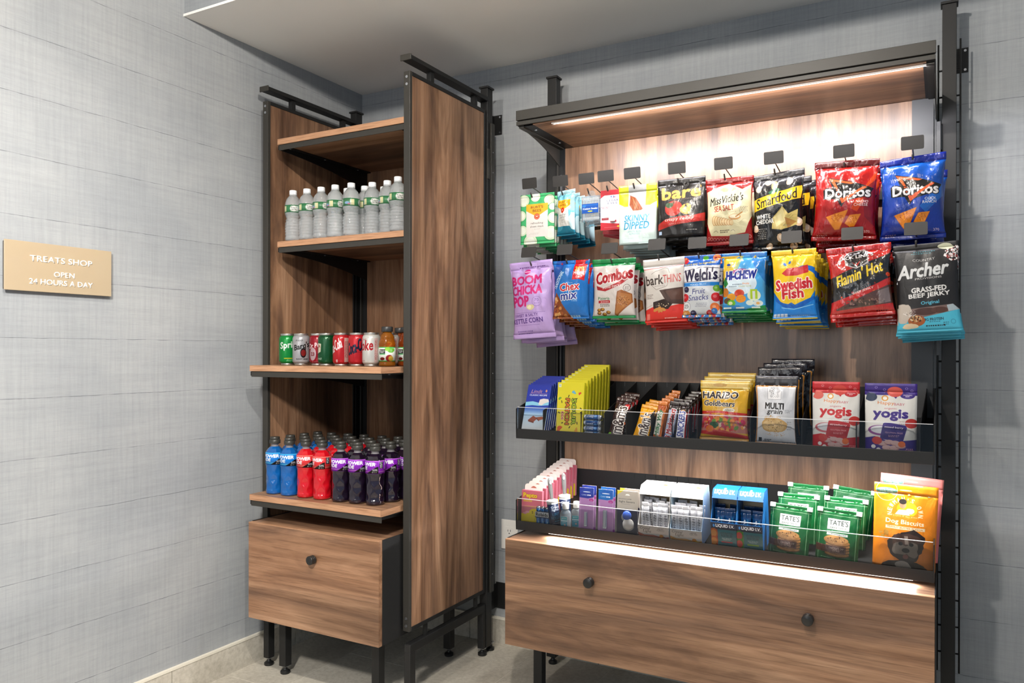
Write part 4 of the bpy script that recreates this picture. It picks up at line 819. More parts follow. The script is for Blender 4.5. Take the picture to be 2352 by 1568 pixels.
hang(1818, 544, RL, (1771, 1874, 573, 733), 6, .032, 'candy_bag', M_SWED, 'candy bag', '# yellow and blue fish candy bag from the front', 'price tag hook above the yellow fish candy bags', d=.03, top=.08, bot=.04, wr=.003, seed=17, ang=.02, dxb=.003, **Lw)
hang(1957.4, 536, RL, (1896, 2045, 564, 727), 4, .048, 'jerky_bag', M_JACK, 'jerky bag', '# shiny red and black spicy jerky bag from the front', 'price tag hook above the shiny red jerky bags', d=.036, top=.09, bot=.05, wr=.005, seed=18, ang=.06, curl=.006, **Lw)
hang(2103.5, 525, RL, (2050, 2201, 559, 762), 6, .030, 'jerky_bag', M_ARCH, 'jerky bag', '# charcoal and light blue beef jerky pouch from the front', 'price tag hook above the charcoal jerky pouches, far right', d=.028, top=.06, bot=.02, kind='pillow', wr=.0015, seed=19, ang=.045, curl=.002, **Lw)

# ================================================================ upper tray
def ty1(y): return Z1(y)+.001
def stack(t0, x, y0, n, dy, zf, tilt, base, cat, dx=0., jit=.0, seed=0, ry=0, rz=0, lift=0.):
    rnd = random.Random(seed)
    for k in range(n):
        t = t0 if k == 0 else dup(t0); y = y0+dy*k
        place(t, (x+dx*k+rnd.uniform(-jit, jit), y, zf(y)+lift), tilt, ry+rnd.uniform(-jit, jit)*4, rz+rnd.uniform(-jit, jit)*4)
        tag(t, base.replace('#', ORD[k]) if n > 1 else base.replace('# ', ''), cat, base.replace('#', '').replace('  ', ' ').strip() if n > 1 else None)
def boxthing(name, m, side, w, h, dp, bev=.0006, nm='carton'):
    t = thing(name, None, None); obj(nm, print_box(-w/2, w/2, 0, dp, 0, h), [m, side], t, bevel=bev); return t
# chocolate bars in blue sleeves
c = Cv(.095, .18, '1d3fb0'); c.rect(0, .44, 1, .60, '2459bf', 1, 'b9d6ee').rect(0, .60, 1, 1, 'b9d6ee', 1, 'f2efea').poly([(0, .36), (.3, .34), (.7, .38), (1, .34), (1, .41), (.6, .43), (.3, .42), (0, .44)], '9ad4ea').poly([(.56, .40), (.60, .30), (.75, .28), (.95, .29), (1, .34), (.8, .38), (.7, .42)], 'e9e2dc')
c.txt('Lindt', .42, .135, .46, .07, 'cf9ea4', 0, .3, .0).rect(.12, .18, .88, .186, 'b98a98').txt('CLASSIC RECIPE', .5, .215, .74, .028, 'e9ecf6', 0, 0, .03).ell(.82, .125, .04, .05, 'cf9e84')
c.poly([(.22, .72), (.42, .63), (.62, .68), (.48, .75)], 'a85f45').poly([(.22, .72), (.48, .75), (.48, .78), (.24, .75)], '8a4732').poly([(.56, .66), (.8, .64), (.94, .68), (.7, .72)], 'b06a4c').poly([(.56, .66), (.7, .72), (.7, .74), (.56, .69)], '8a4732').ring(.14, .93, .05, .006, '8a8f96').small(.6, .92, .4, 2, 'b9b5b0')
M_LINDT = print_mat('print_blue_chocolate', c, .4, 0)
stack(boxthing('chocolate_bar', M_LINDT, mat('sleeve_blue', '1d3fb0', .4), .094, .185, .010), 1.160, -.452, 7, .0185, ty1, -.34, '# tall blue sleeved chocolate bar from the front, far left of upper tray', 'chocolate bar')
# sour candy boxes
c = Cv(.10, .18, 'e9df2f', 340); c.rect(0, 0, 1, 1, 'e6dc2c', 1, 'f0e05a').rect(.04, .03, .14, .09, 'e4ecd8').small(.09, .045, .07, 2, '6f8c6a', .008, .014)
for s, x, w in (('SOUR', .64, .30), ('PATCH', .40, .40)):
    c.txt(s, x, .54, .86, .080, 'ffffff', PI/2, 0, .05, '2f2a18', .08)
    c.txt(s, x, .54, .86, .080, 'b9cf2a' if s == 'SOUR' else 'e08a2a', PI/2, 0, .05)
c.txt('KIDS', .22, .62, .26, .045, 'c43a4a', PI/2, 0, .05, 'f2e6d8', .06)
for k in range(9): t = k*.75; c.line([(.5+.38*math.cos(t), .54+.27*math.sin(t)), (.5+.44*math.cos(t+.1), .54+.31*math.sin(t+.1))], .03, '2f2a18')
for x, y, r, cc in ((.62, .18, .06, '7fc0d8'), (.12, .86, .09, 'e0703a'), (.76, .88, .07, 'e8b04a'), (.1, .30, .05, '8ab83c'), (.84, .2, .045, 'd8543a')): c.blob(x, y, r, r, cc, int(x*90), j=.5)
c.small(.12, .95, .12, 2, '8a8420')
M_SOUR = print_mat('print_sour_candy', c, .42, 0)
stack(boxthing('candy_box', M_SOUR, mat('candy_box_yellow', 'c8c41e', .45), .102, .188, .015, .0008), 1.304, -.452, 9, .0285, ty1, -.10, '# yellow sour candy box from the front in upper tray', 'candy box', rz=.0)
# mint rolls: a short pile lying crosswise
c = Cv(.052, .060, '2a5590', 200); c.rect(0, 0, .08, 1, 'b9c6d6').rect(.92, 0, 1, 1, 'b9c6d6')
for k in (0, 1, 2): c.rect(.08, .04+k*.333, .92, .07+k*.333, '3f86c4').txt('breath\nsavers', .36, .18+k*.333, .46, .20, 'e8eef4', 0, 0, .04).ell(.74, .18+k*.333, .12, .10, '5f9ad0').small(.74, .16+k*.333, .14, 2, 'e8eef4', .012, .03)
M_MINT = print_mat('print_mints', c, .3, 0)
FOIL = mat('silver_foil', 'c9ccd2', .25, .9)
def mint():
    t = thing('mint_roll', None, None)
    b = lathe([(.0095, .008), (.0095, .060)], 24, uvr=(.008, .060)); bmesh.ops.rotate(b, verts=b.verts, cent=(0, 0, 0), matrix=Matrix.Rotation(PI/2, 3, 'Y'))
    uvl = b.loops.layers.uv.verify()
    for f in b.faces:
        for l in f.loops: u = l[uvl].uv; l[uvl].uv = (u[1], u[0])
    obj('wrapper', b, M_MINT, t)
    for a, c2 in ((.0, .008), (.060, .068)):
        b = lathe([(.0055, a if a == 0 else c2), (.0088, (a+c2)/2), (.0093, c2 if a == 0 else a)], 18) if a == 0 else lathe([(.0093, .060), (.0088, .064), (.0055, .068)], 18)
        bmesh.ops.rotate(b, verts=b.verts, cent=(0, 0, 0), matrix=Matrix.Rotation(PI/2, 3, 'Y')); obj('foil_end', b, FOIL, t)
    return t
m0 = mint()
for k in range(4):
    t = m0 if k == 0 else dup(m0); place(t, (1.3555+.0006*(k % 2), -.444+.0015*k, Z1(-.444)+.0105+.0192*k), .5+.9*k)
    tag(t, 'blue mint roll in upper tray, '+('lowest of the pile of four', 'second from the bottom of its pile', 'third from the bottom of its pile', 'topmost of the pile of four')[k], 'mint roll', 'blue mint rolls')
# candy bars
def bar_cv(bgc, end, words, wcol, ocol=None, rot=-PI/2, w=.62, h=.6, b=.025, sh=0, asp=3., lh=.12, extra=None):
    c = Cv(.05, .05*asp, bgc, 200); c.rect(0, 0, 1, lh, end).rect(0, 1-lh*.6, 1, 1, end)
    if extra: extra(c)
    c.txt(words, .5, .55, w*asp, h/asp, wcol, rot, sh, b, ocol, .05)
    if ocol: c.txt(words, .5, .55, w*asp, h/asp, wcol, rot, sh, b)
    return c
BR = '4a2f26'
M_MMB = print_mat('print_brown_candy', bar_cv(BR, BR, "m&m's", '4a2f26', 'efe9e2', h=.75, w=.64, b=.015, extra=lambda c: (c.ell(.86, .22, .2, .2, 'c9282e'), c.ell(.85, .62, .14, .14, 'e2783a'), c.ell(.88, .45, .12, .12, '3f86c4'), c.ell(.12, .9, .1, .1, '7cb83c'))), .2, .8, spec=.7)
M_MMY = print_mat('print_yellow_candy', bar_cv('efb41e', 'e8a818', "m&m's", '4a2f26', 'efe9e2', h=.75, w=.60, b=.015, extra=lambda c: (c.ell(.8, .5, .2, .2, 'e0603a'), c.ell(.5, .95, .4, .25, 'f2c93a'))), .25, .7, spec=.6)
M_MILK = print_mat('print_white_green_bar', bar_cv('dcd8cc', 'b9651e', 'Milky Way', '2f7a45', None, h=.62, w=.66, b=.03, sh=.2, lh=.26, extra=lambda c: (c.rect(.78, .2, 1, 1, 'd8884a'), c.rect(0, 0, 1, .10, 'd88a3a'))), .2, .9, spec=.8)
M_MUSK = print_mat('print_three_musketeers', bar_cv('b9c2d4', '3a2822', '3 Musketeers', 'b22a34', 'e9e6ea', h=.62, w=.72, b=.03, sh=.1, lh=.22, extra=lambda c: (c.rect(0, .78, 1, 1, '3f5a9a'), c.spk(.5, .85, .4, .3, ['c9d2e4', '24418a'], 24, .06, 2))), .2, .9, spec=.8)
M_SNIK = print_mat('print_peanut_bar', bar_cv(BR, '33211a', 'SNICKERS', '2b3f9a', 'eceaf0', h=.60, w=.62, b=.02, sh=.15, lh=.24, extra=lambda c: (c.rect(.0, .26, 1, 1, '4a2f26'), c.rect(.12, .28, .90, .97, 'e9e6ec'), c.rect(.90, .26, 1, .98, 'b22a34'), c.poly([(.1, .24), (.7, .2), (.9, .34), (.3, .36)], 'c98a3a'))), .2, .9, spec=.8)
def bar(name, m, w, h, d=.022, seed=1): return make_bag(name, m, w, h, d, .10, .06, 'pillow', .0022, seed, 'bot', .002, zig=1, names=('wrapper', 'top_crimp', 'bottom_crimp'))
stack(bar('candy_packet', M_MMB, .056, .150, .020, 21), 1.473, -.449, 3, .027, ty1, -.42, '# brown button candy packet from the front in upper tray', 'candy packet', dx=.004, ry=.10)
stack(bar('candy_packet', M_MMY, .056, .125, .020, 22), 1.562, -.449, 3, .027, ty1, -.42, '# yellow peanut candy packet from the front in upper tray', 'candy packet', dx=.004, ry=.16)
stack(bar('candy_bar', M_MILK, .030, .135, .018, 23), 1.618, -.447, 5, .030, ty1, -.30, '# white bar with green lettering and orange foil end from the front', 'candy bar', dx=.002, ry=.08, jit=.001)
stack(bar('candy_bar', M_MUSK, .032, .135, .018, 24), 1.656, -.447, 2, .030, ty1, -.24, '# silver and red bar from the front, left of the peanut bars', 'candy bar', dx=.003, ry=.12)
stack(bar('candy_bar', M_SNIK, .036, .135, .019, 25), 1.696, -.447, 5, .030, ty1, -.30, '# brown peanut bar with blue lettering from the front', 'candy bar', dx=.002, ry=.02, jit=.001)
# gummy bears
c = Cv(.155, .20, 'd9b030', 340); c.rect(0, 0, 1, .15, 'd8b858').rect(0, .03, 1, .05, 'f2e2a0').rect(0, .10, 1, .12, 'f2e2a0').rect(0, .92, 1, 1, 'd0a34a').ell(.40, .07, .14, .04, 'c09a30')
c.txt('HARIBO', .42, .235, .76, .105, '3a2c24', 0, .1, .045, 'eee6dc', .05).txt('HARIBO', .42, .235, .76, .105, '3a2c24', 0, .1, .045).txt('Goldbears', .40, .37, .68, .085, '3a2c24', .02, .1, .035, 'eee6dc', .045).txt('Goldbears', .40, .37, .68, .085, '3a2c24', .02, .1, .035)
c.ell(.62, .475, .13, .055, 'e2dac8').small(.62, .465, .2, 2, '4a3c30', .008, .018).poly([(0, .50), (.4, .485), (1, .52), (1, .56), (.4, .525), (0, .545)], 'c9382e').small(.3, .507, .5, 1, 'f0d8ce').rect(0, .545, 1, .84, 'c98a7c').spk(.48, .69, .48, .18, ['c93a3a', 'd8604a', 'e8a84a', 'e8d0b8', 'c4486a', '7ca048', 'e0903a'], 130, .045, 4)
c.poly([(0, .82), (.5, .80), (1, .88), (1, .93), (0, .87)], 'c9382e').blob(.30, .72, .09, .07, '3a6a3a', 3).ell(.2, .78, .09, .07, 'e0802a')
M_GOLD = print_mat('print_gold_gummies', c, .18, .6, spec=.8)
stack(make_bag('gummy_bag', M_GOLD, .156, .196, .034, .14, .07, 'pillow', .003, 31, 'bot', .003), 1.834, -.424, 3, .045, ty1, -.06, '# gold gummy bear candy bag from the front in upper tray', 'candy bag')
# multigrain
c = Cv(.13, .21, 'dfe0e4', 340); c.rect(0, 0, 1, .15, '46454a').line([(.02, .15), (.98, .15), (.98, .98), (.02, .98), (.02, .15)], .025, 'd8962a').rect(.97, .15, 1, 1, '3a393c')
c.rect(.31, .15, .64, .34, 'f0eff0').line([(.31, .15), (.31, .34), (.64, .34), (.64, .15)], .006, '8a8a8e').txt('FOOD\nSHOULD\nTASTE\nGOOD', .475, .235, .27, .15, '6d6c70')
c.txt('MULTI', .48, .435, .46, .085, '2b211b', .02, 0, .045).txt('grain', .49, .525, .38, .085, '2f2721', .02, .25, .02).txt('TORTILLA\nCHIPS', .80, .51, .2, .05, '9a9a9e')
c.blob(.47, .71, .30, .19, 'd9b67c', 4).blob(.46, .71, .26, .16, 'e6c994', 8).spk(.47, .71, .24, .15, ['3a2a1e', 'b98a4a'], 50, .009, 2).spk(.45, .61, .24, .06, ['e0be80', 'd8a95a'], 30, .014, 7).spk(.52, .84, .26, .05, ['d8b47a', 'c99a5a'], 60, .008, 9).small(.84, .66, .12, 5, '6d6c70', .008, .026)
c.rect(.08, .90, .16, .955, '4a4a4e').small(.30, .92, .2, 2, '4a4a4e', .014, .02).small(.78, .955, .34, 1, '4a4a4e', .014)
M_MULT = print_mat('print_multigrain', c, .26, .5, spec=.6)
tm = make_bag('multigrain_bag', M_MULT, .128, .212, .04, .13, .03, 'pillow', .004, 32, 'bot', .006)
stack(tm, 1.992, -.418, 1, .05, ty1, -.04, 'white and black multigrain chip bag with orange outline in upper tray', 'snack bag')
c = Cv(.13, .21, '242326', 200); c.rect(0, 0, 1, .14, '36343a').line([(.05, .18), (.95, .18), (.95, .95)], .03, 'e0a030').rect(.2, .3, .8, .8, 'c9c9cc'); M_MULT2 = print_mat('print_black_chip_bag', c, .2, .8, spec=.8)
tm = make_bag('dark_chip_bag', M_MULT2, .135, .225, .036, .13, .03, 'pillow', .006, 33, 'bot', .012)
stack(tm, 1.995, -.365, 3, .050, ty1, -.04, '# black chip bag from the front standing behind the white multigrain bag', 'snack bag', dx=.008, jit=.003, seed=4)
# yogurt melts
def yogi(main, dark, l2):
    c = Cv(.125, .20, 'e3e1dc', 340); c.rect(0, 0, 1, .15, main).poly([(0, .15), (.5, .15), (.6, .22), (.66, .15), (1, .14), (1, .17), (0, .17)], main).ell(.82, .17, .14, .08, main).txt('CRAWLING\nBABY', .82, .175, .17, .035, 'f4ecec', 0, 0, .02)
    c.ell(.58, .12, .15, .12, 'd9584c' if l2 == 'strawberry' else 'd9685c').ell(.12, .20, .12, .10, 'e07a6c' if l2 == 'strawberry' else '3c4a68')
    for x, y in ((.22, .06), (.38, .09), (.80, .07), (.9, .1)): c.ring(x, y, .025, .006, 'f2c4c4' if l2 == 'strawberry' else 'c4b4e4', 6)
    c.ring(.39, .215, .055, .022, 'e8a42e').ell(.39, .22, .04, .03, 'f6f1e8').txt('Happy', .41, .29, .32, .06, 'e08a3e', .02).txt('BABY', .67, .30, .20, .035, 'c4707a', .02).txt('organic', .50, .365, .24, .032, 'c4606a')
    c.txt('yogis', .50, .455, .66, .155, main, .02, 0, .055).small(.75, .545, .2, 3, 'b9808a', .007, .016)
    c.ell(.30, .68, .24, .12, 'c97a80' if l2 == 'strawberry' else '9a5c9c').ell(.31, .67, .20, .09, 'dfdfe2').poly([(0, .80), (.2, .77), (.5, .84), (1, .80), (1, 1), (0, 1)], main)
    c.poly([(.36, .58), (.42, .56), (.80, .60), (.82, .64), (.74, .84), (.30, .80)], main).poly([(.35, .60), (.8, .63), (.76, .80), (.30, .78)], dark, .25).txt(l2, .57, .635, .36, .035, 'f4ecec', .05, .1, .02).txt('GLUTEN FREE', .57, .71, .34, .02, 'f0c8c8', .04).small(.56, .745, .26, 2, 'f0c8c8', .006, .016)
    for x, y in ((.35, .87), (.48, .85), (.60, .86), (.44, .93), (.58, .93), (.70, .90), (.54, .98)): c.ell(x, y, .10, .055, 'b98e8c').ell(x-.005, y-.008, .092, .05, 'dcbcb8')
    c.ell(.90, .57, .12, .11, 'c9443c').ell(.24, .83, .10, .09, 'd0524a').ell(.72, .87, .07, .07, 'e8803a').ell(.17, .92, .045, .045, 'f0eeea').ell(.27, .96, .045, .045, 'f0eeea').small(.86, .93, .16, 2, 'e8b8b8', .01, .02); return c
M_YOGR = print_mat('print_red_yogurt_melts', yogi('c92e38', '8c1420', 'strawberry'), .42, .3); M_YOGP = print_mat('print_purple_yogurt_melts', yogi('4b2f8f', '2c1a60', 'mixed berry'), .42, .3)
stack(make_bag('yogurt_melt_pouch', M_YOGR, .131, .200, .036, .12, 0, 'pouch', .002, 34, 'bot', .002), 2.164, -.425, 1, .05, ty1, -.02, 'white and red strawberry yogurt melts pouch in upper tray', 'pouch', rz=.0)
stack(make_bag('yogurt_melt_pouch', M_YOGP, .136, .198, .036, .12, 0, 'pouch', .002, 35, 'bot', .002), 2.311, -.425, 1, .05, ty1, -.02, 'white and purple mixed berry yogurt melts pouch in upper tray', 'pouch')

# ================================================================ lower tray
def ty2(y): return Z2(y)+.001
c = Cv(.085, .13, 'dd8f9c'); c.poly([(0, .72), (.3, .68), (.52, .55), (.8, .53), (1, .62), (1, 1), (0, 1)], 'e8d43c').rect(0, 0, 1, .46, 'd97e8e').txt('Pepto', .42, .17, .66, .17, 'ecd23a', 0, 0, .06, 'c4505e', .05).txt('Pepto', .42, .17, .66, .17, 'ecd23a', 0, 0, .06).txt('Bismol', .30, .31, .40, .08, 'e8c84a', 0, 0, .04).txt('CHEWABLES', .45, .49, .6, .03, 'e8c84a', 0, 0, .02).ell(.18, .70, .10, .05, 'eeb0ba').ell(.30, .66, .10, .05, 'f0b8c0').txt('5', .55, .66, .07, .07, '6a5a1e', 0, 0, .02).small(.75, .66, .2, 2, '8a7a2e', .01, .02).small(.7, .76, .3, 1, '8a7a2e').ring(.76, .88, .1, .008, '6d8a2a').small(.76, .88, .12, 1, '6d8a2a').small(.25, .95, .3, 1, '8a7a2e')
M_PEPT = print_mat('print_pink_tablets', c, .35, 0); PINKS = mat('carton_pink', 'c46e7e', .45); CARDW = mat('card_white', 'e8dcd4', .6); 
t0 = thing('tablet_box', None, None); obj('carton', print_box(-.0415, .0415, 0, .015, 0, .118), [M_PEPT, PINKS], t0, bevel=.0006)
P = [(-.036, .118), (.036, .118), (.036, .130)]+[(.036-.010*(1-math.cos(a)), .130+.010*math.sin(a)) for a in (.5, 1.0, 1.57)]+[(-.036+.010*(1-math.cos(a)), .130+.010*math.sin(a)) for a in (1.57, 1.0, .5)]+[(-.036, .130)]
tb = obj('hang_tab', prism(P, 1, .0138, .0148), CARDW, t0); obj('hang_slot', prism([(-.012, .126), (.012, .126), (.006, .131), (0, .133), (-.006, .131)], 1, .0134, .0139), mat('slot_brown', 'a8604e', .6), tb)
stack(t0, 1.147, -.432, 11, .0285, ty2, -.05, '# pink stomach tablet box from the front, lower left tray', 'tablet box', jit=.0012, seed=3)
# antacid rolls in a shrink pack
c = Cv(.18, .07, '2b78b4', 400)
for k in (0, 1, 2): c.rect(k/3, .12, (k+1)/3, .5, '2a4c74').rect(k/3+.01, .18, (k+1)/3-.01, .48, 'c9ccd0').txt('Rolaids', k/3+.165, .33, .26, .24, '22222a', 0, 0, .02).ell(k/3+.16, .75, .04, .04, '8ab4c8')
M_ROLA = print_mat('print_antacid', c, .2, 0)
c = Cv(.054, .021, 'c9ccd0', 200); c.txt('Rolaids', .5, .45, .86, .55, '22222a', 0, 0, .03).rect(0, .84, 1, 1, '2a4c74'); M_ROLB = print_mat('print_antacid_label', c, .25, 0)
t = thing('antacid_pack', 'shrink-wrapped trio of blue antacid rolls at front left of lower tray', 'antacid pack', (0, 0, 0))
for k in range(3):
    x = (-.0175, 0, .0175)[k]; b = lathe([(.0078, .001), (.0085, .004), (.0085, .066)], 20, x, 0, uvr=(0, .066)); uvl = b.loops.layers.uv.verify()
    for f in b.faces:
        for l in f.loops: u = l[uvl].uv; l[uvl].uv = ((u[0]*1.0+.25) % 1.0 if False else u[0], u[1])
    r = obj('roll', b, M_ROLA, t); obj('foil_end', lathe([(.0085, .066), (.0080, .070), (.0050, .0735), (.002, .0735)], 16, x, 0), FOIL, r)
obj('label', print_box(-.0268, .0268, -.0098, -.0092, .034, .055), [M_ROLB, FOIL], t, bevel=.0002)
place(t, (1.2025, -.4485, ty2(-.4485)), 0, 0, 0)
# lint rollers
c = Cv(.14, .09, '17335e', 300); c.rect(0, 0, 1, .06, 'e8e8ea')
for k in (0, .5): c.txt('Good\nlights', k+.25, .24, .25, .22, 'e8eef4', 0, 0, .03).txt('LINT', k+.25, .46, .22, .11, '3f9ab8').txt('ROLLER', k+.25, .60, .30, .11, '3f9ab8').small(k+.27, .72, .22, 1, '5fc0d8', .02).small(k+.25, .80, .3, 2, 'a8b8c8', .012, .03)
M_LINT = print_mat('print_lint_roller', c, .35, 0); GREYP = mat('grey_plastic', '6b6a69', .35)
def lint():
    t = thing('lint_roller', None, None); obj('roll', lathe([(.0205, 0), (.0205, .088)], 28, uvr=(0, .088)), M_LINT, t)
    obj('end_collar', lathe([(.0205, .088), (.021, .0885), (.021, .096), (.012, .099), (.008, .099)], 28), WHITEP, t)
    b = lathe([(.005, .094), (.006, .110), (.0078, .130), (.0082, .150), (.0075, .166), (.0045, .173), (.001, .175)], 18)
    for v in b.verts: v.co.y *= .55
    h = obj('handle', b, GREYP, t); obj('hang_hole', lathe([(.0001, -.0062), (.0038, -.0062), (.0038, .0062), (.0001, .0062)], 14) if False else prism([(.0035*math.cos(a*PI/5), .157+.0055*math.sin(a*PI/5)) for a in range(10)], 1, -.0062, .0062), WHITEP, h); return t
t0 = lint(); t1 = dup(t0)
place(t0, (1.2465, -.437, ty2(-.437)), -.10, -.10, .9); tag(t0, 'navy lint roller standing upright with grey handle, nearer the tray front', 'lint roller', 'lint rollers')
place(t1, (1.262, -.385, ty2(-.385)), -.02, -.05, .5); tag(t1, 'second lint roller, standing behind the nearer one', 'lint roller', 'lint rollers')
# hand sanitizers
GEL = mat('clear_gel', 'dfe8ee', .08, trans=.8, ior=1.3); c = Cv(.03, .06, '3f9db4', 160); c.rect(0, .0, 1, .3, '5ab8c4').txt('germ-x', .5, .17, .7, .12, 'f0f6f8').rect(0, .32, 1, .42, 'c9e2ea').small(.5, .5, .7, 2, 'dff0f4', .02, .05).ell(.6, .74, .14, .12, 'e8b8a8')
M_SAN = print_mat('print_sanitizer', c, .3, 0)
def sani():
    t = thing('sanitizer_bottle', None, None)
    b = lathe([(.012, 0), (.0185, .002), (.0195, .006), (.0195, .056), (.017, .064), (.009, .070), (.009, .073)], 24)
    for v in b.verts: v.co.y *= .62
    obj('bottle', b, GEL, t, smooth=False); obj('label', print_box(-.013, .010, -.0128, -.0124, .008, .046), [M_SAN, WHITEP], t)
    b = lathe([(.0115, .072), (.012, .073), (.012, .090), (.0105, .094), (.004, .095), (.0001, .095)], 20); obj('cap', b, WHITEP, t); return t
t0 = sani(); t1 = dup(t0)
place(t0, (1.289, -.444, ty2(-.444)), 0, 0, .1); tag(t0, 'small clear hand sanitizer bottle beside the navy lint roller', 'sanitizer bottle', 'clear sanitizer bottles')
place(t1, (1.322, -.425, ty2(-.425)), 0, 0, .2); tag(t1, 'clear sanitizer bottle with white cap beside the nail clipper packs', 'sanitizer bottle', 'clear sanitizer bottles')
# nail clippers on cards
def clip_cv(top):
    c = Cv(.05, .145, 'b48cb8', 200); c.poly([(0, 0), (1, 0), (1, .20), (.6, .24), (0, .23)], top).poly([(0, .1), (.5, .0), (1, 0), (1, .15)], '3f62b0', .5).ell(.5, .095, .26, .025, 'e9ecf4').txt('CARE', .32, .165, .34, .028, 'd0dcf0').txt('one', .66, .165, .26, .026, 'f2f4fa', 0, 0, .04).ell(.84, .27, .16, .09, 'a83488').small(.84, .26, .2, 3, 'e0b8d8', .006, .014).rect(.06, .3, .12, .95, 'c9a4cc').poly([(.5, .96), (1, .93), (1, 1), (.4, 1)], '8c3f98'); return c
M_CL1 = print_mat('print_clipper_a', clip_cv('35459c'), .3, 0); M_CL2 = print_mat('print_clipper_b', clip_cv('2f78b8'), .3, 0)
def clipper(m, big):
    t = thing('nail_clipper_card', None, None); w, h = .054, .152
    obj('card', print_box(-w/2, w/2, 0, .001, 0, h), [m, CARDW], t, bevel=.0004)
    b = bmesh.new(); s = 1.25 if big else 1.0
    box(b, -.0055*s, .0055*s, -.006, -.0045, .020, .020+.050*s); box(b, -.0055*s, .0055*s, -.0035, -.002, .022, .020+.050*s)
    cl = obj('clipper_body', b, CHROME, t, bevel=.0008)
    obj('clipper_lever', prism([(-.0035*s, .026), (.0035*s, .026), (.0045*s, .020+.048*s), (-.0045*s, .020+.048*s)], 1, -.0085, -.0065), CHROME, cl, bevel=.0006)
    b = bmesh.new(); cyl(b, (0, -.009, .020+.045*s), (0, -.001, .020+.045*s), .0022, 10); obj('clipper_pin', b, CHROME, cl)
    cl['kind'] = 'thing' if False else 'thing'; del cl['kind']; return t
for m, x, big, nm in ((M_CL1, 1.366, 0, 'dark blue topped'), (M_CL2, 1.437, 1, 'light blue topped')):
    stack(clipper(m, big), x, -.446, 2, .022, ty2, -.06, '# '+nm+' lilac nail clipper card from the front', 'nail clippers')
# lens cloth cards
c = Cv(.075, .15, '1b2148'); c.rect(0, 0, 1, .42, 'bdb6ac').poly([(0, .42), (.3, .45), (.6, .42), (1, .40), (1, .46), (.6, .47), (.3, .50), (0, .47)], '1b2148').poly([(0, .0), (.30, 0), (0, .10)], 'd8c83a').poly([(.38, .10), (.44, .07), (.56, .07), (.62, .10)], 'f6f4f0').txt('BAUSCH+LOMB', .38, .18, .60, .022, '4a4a50').txt('Sight Savers', .46, .245, .76, .055, '3a3a42').small(.4, .29, .5, 1, '7a7a80')
c.ell(.42, .58, .21, .20, 'a9a8a6').ell(.48, .52, .20, .19, '3f5fb0').ell(.56, .76, .27, .22, 'c4c0bb').txt('BAUSCH+LOMB', .68, .955, .5, .02, 'd8d8dc', 0, 0, .03)
M_SIGHT = print_mat('print_lens_cloth', c, .3, 0)
def sight():
    t = thing('lens_kit_card', None, None); P = [(-.037, 0), (.037, 0), (.037, .146), (.033, .150), (-.033, .150), (-.037, .146)]
    obj('card', print_box(-.0370, .0370, 0, .0012, 0, .152), [M_SIGHT, CARDW], t, bevel=.0008); b = lathe([(.0150, 0), (.0155, .004), (.012, .007), (.0001, .0075)], 24)
    for v in b.verts: v.co = Vector((v.co.x, -v.co.z, v.co.y+.070))
    bmesh.ops.recalc_face_normals(b, faces=b.faces); obj('lens_case', b, mat('case_blue', '3656a8', .3), t)
    b = lathe([(.0190, 0), (.0195, .004), (.016, .006), (.0001, .0065)], 24)
    for v in b.verts: v.co = Vector((v.co.x+.005, -v.co.z, v.co.y+.042))
    bmesh.ops.recalc_face_normals(b, faces=b.faces); obj('blister', b, mat('blister_grey', 'b9b6b2', .25), t); return t
stack(sight(), 1.516, -.446, 2, .022, ty2, -.05, '# lens cleaning card from the front, navy and beige', 'lens kit', dx=.001, lift=.002)
# drink mix cartons with sticks
def mixcv(a, b2):
    c = Cv(.105, .055, 'dad5cf', 300); c.txt('Crystal', .22, .22, .32, .24, '4a443f', .05, .2).txt('Light', .30, .42, .26, .22, '4a443f', .05, .2).txt(a, .74, .22, .24, .16, '6d6660').small(.74, .33, .24, 1, '9a948e', .02)
    c.poly([(0, .52), (.2, .66), (.5, .62), (.8, .74), (1, .66), (1, .86), (.8, .96), (.5, .80), (.2, .84), (0, .72)], b2).poly([(0, .58), (.2, .70), (.5, .66), (.8, .80), (1, .74), (1, .80), (.8, .86), (.5, .74), (.2, .78), (0, .66)], 'e8b89c', .6).ell(.76, .66, .07, .06, 'e09a3a').ell(.84, .80, .07, .06, '8a4a5a' if 'FRUIT' in a else 'e8c040').rect(.03, .86, .12, .97, 'e8eef4'); return c
STICK = Cv(.016, .12, 'd5d6dc', 60); STICK.rect(0, 0, 1, .2, 'e9e9ee'); [STICK.rect(.25, .28+.07*k, .75, .30+.07*k, '8a8b94') for k in range(9)]; STICK.txt('Crystal Light', .5, .62, .9*5, .06, '5c5d68', -PI/2)
M_STICK = print_mat('print_stick', STICK, .25, .5, spec=.6)
INNER = mat('carton_inside', 'd8c4a4', .7); BLUES = mat('carton_blue_side', 'a9c0d2', .5); CRW = mat('carton_white', 'e9e4de', .5)
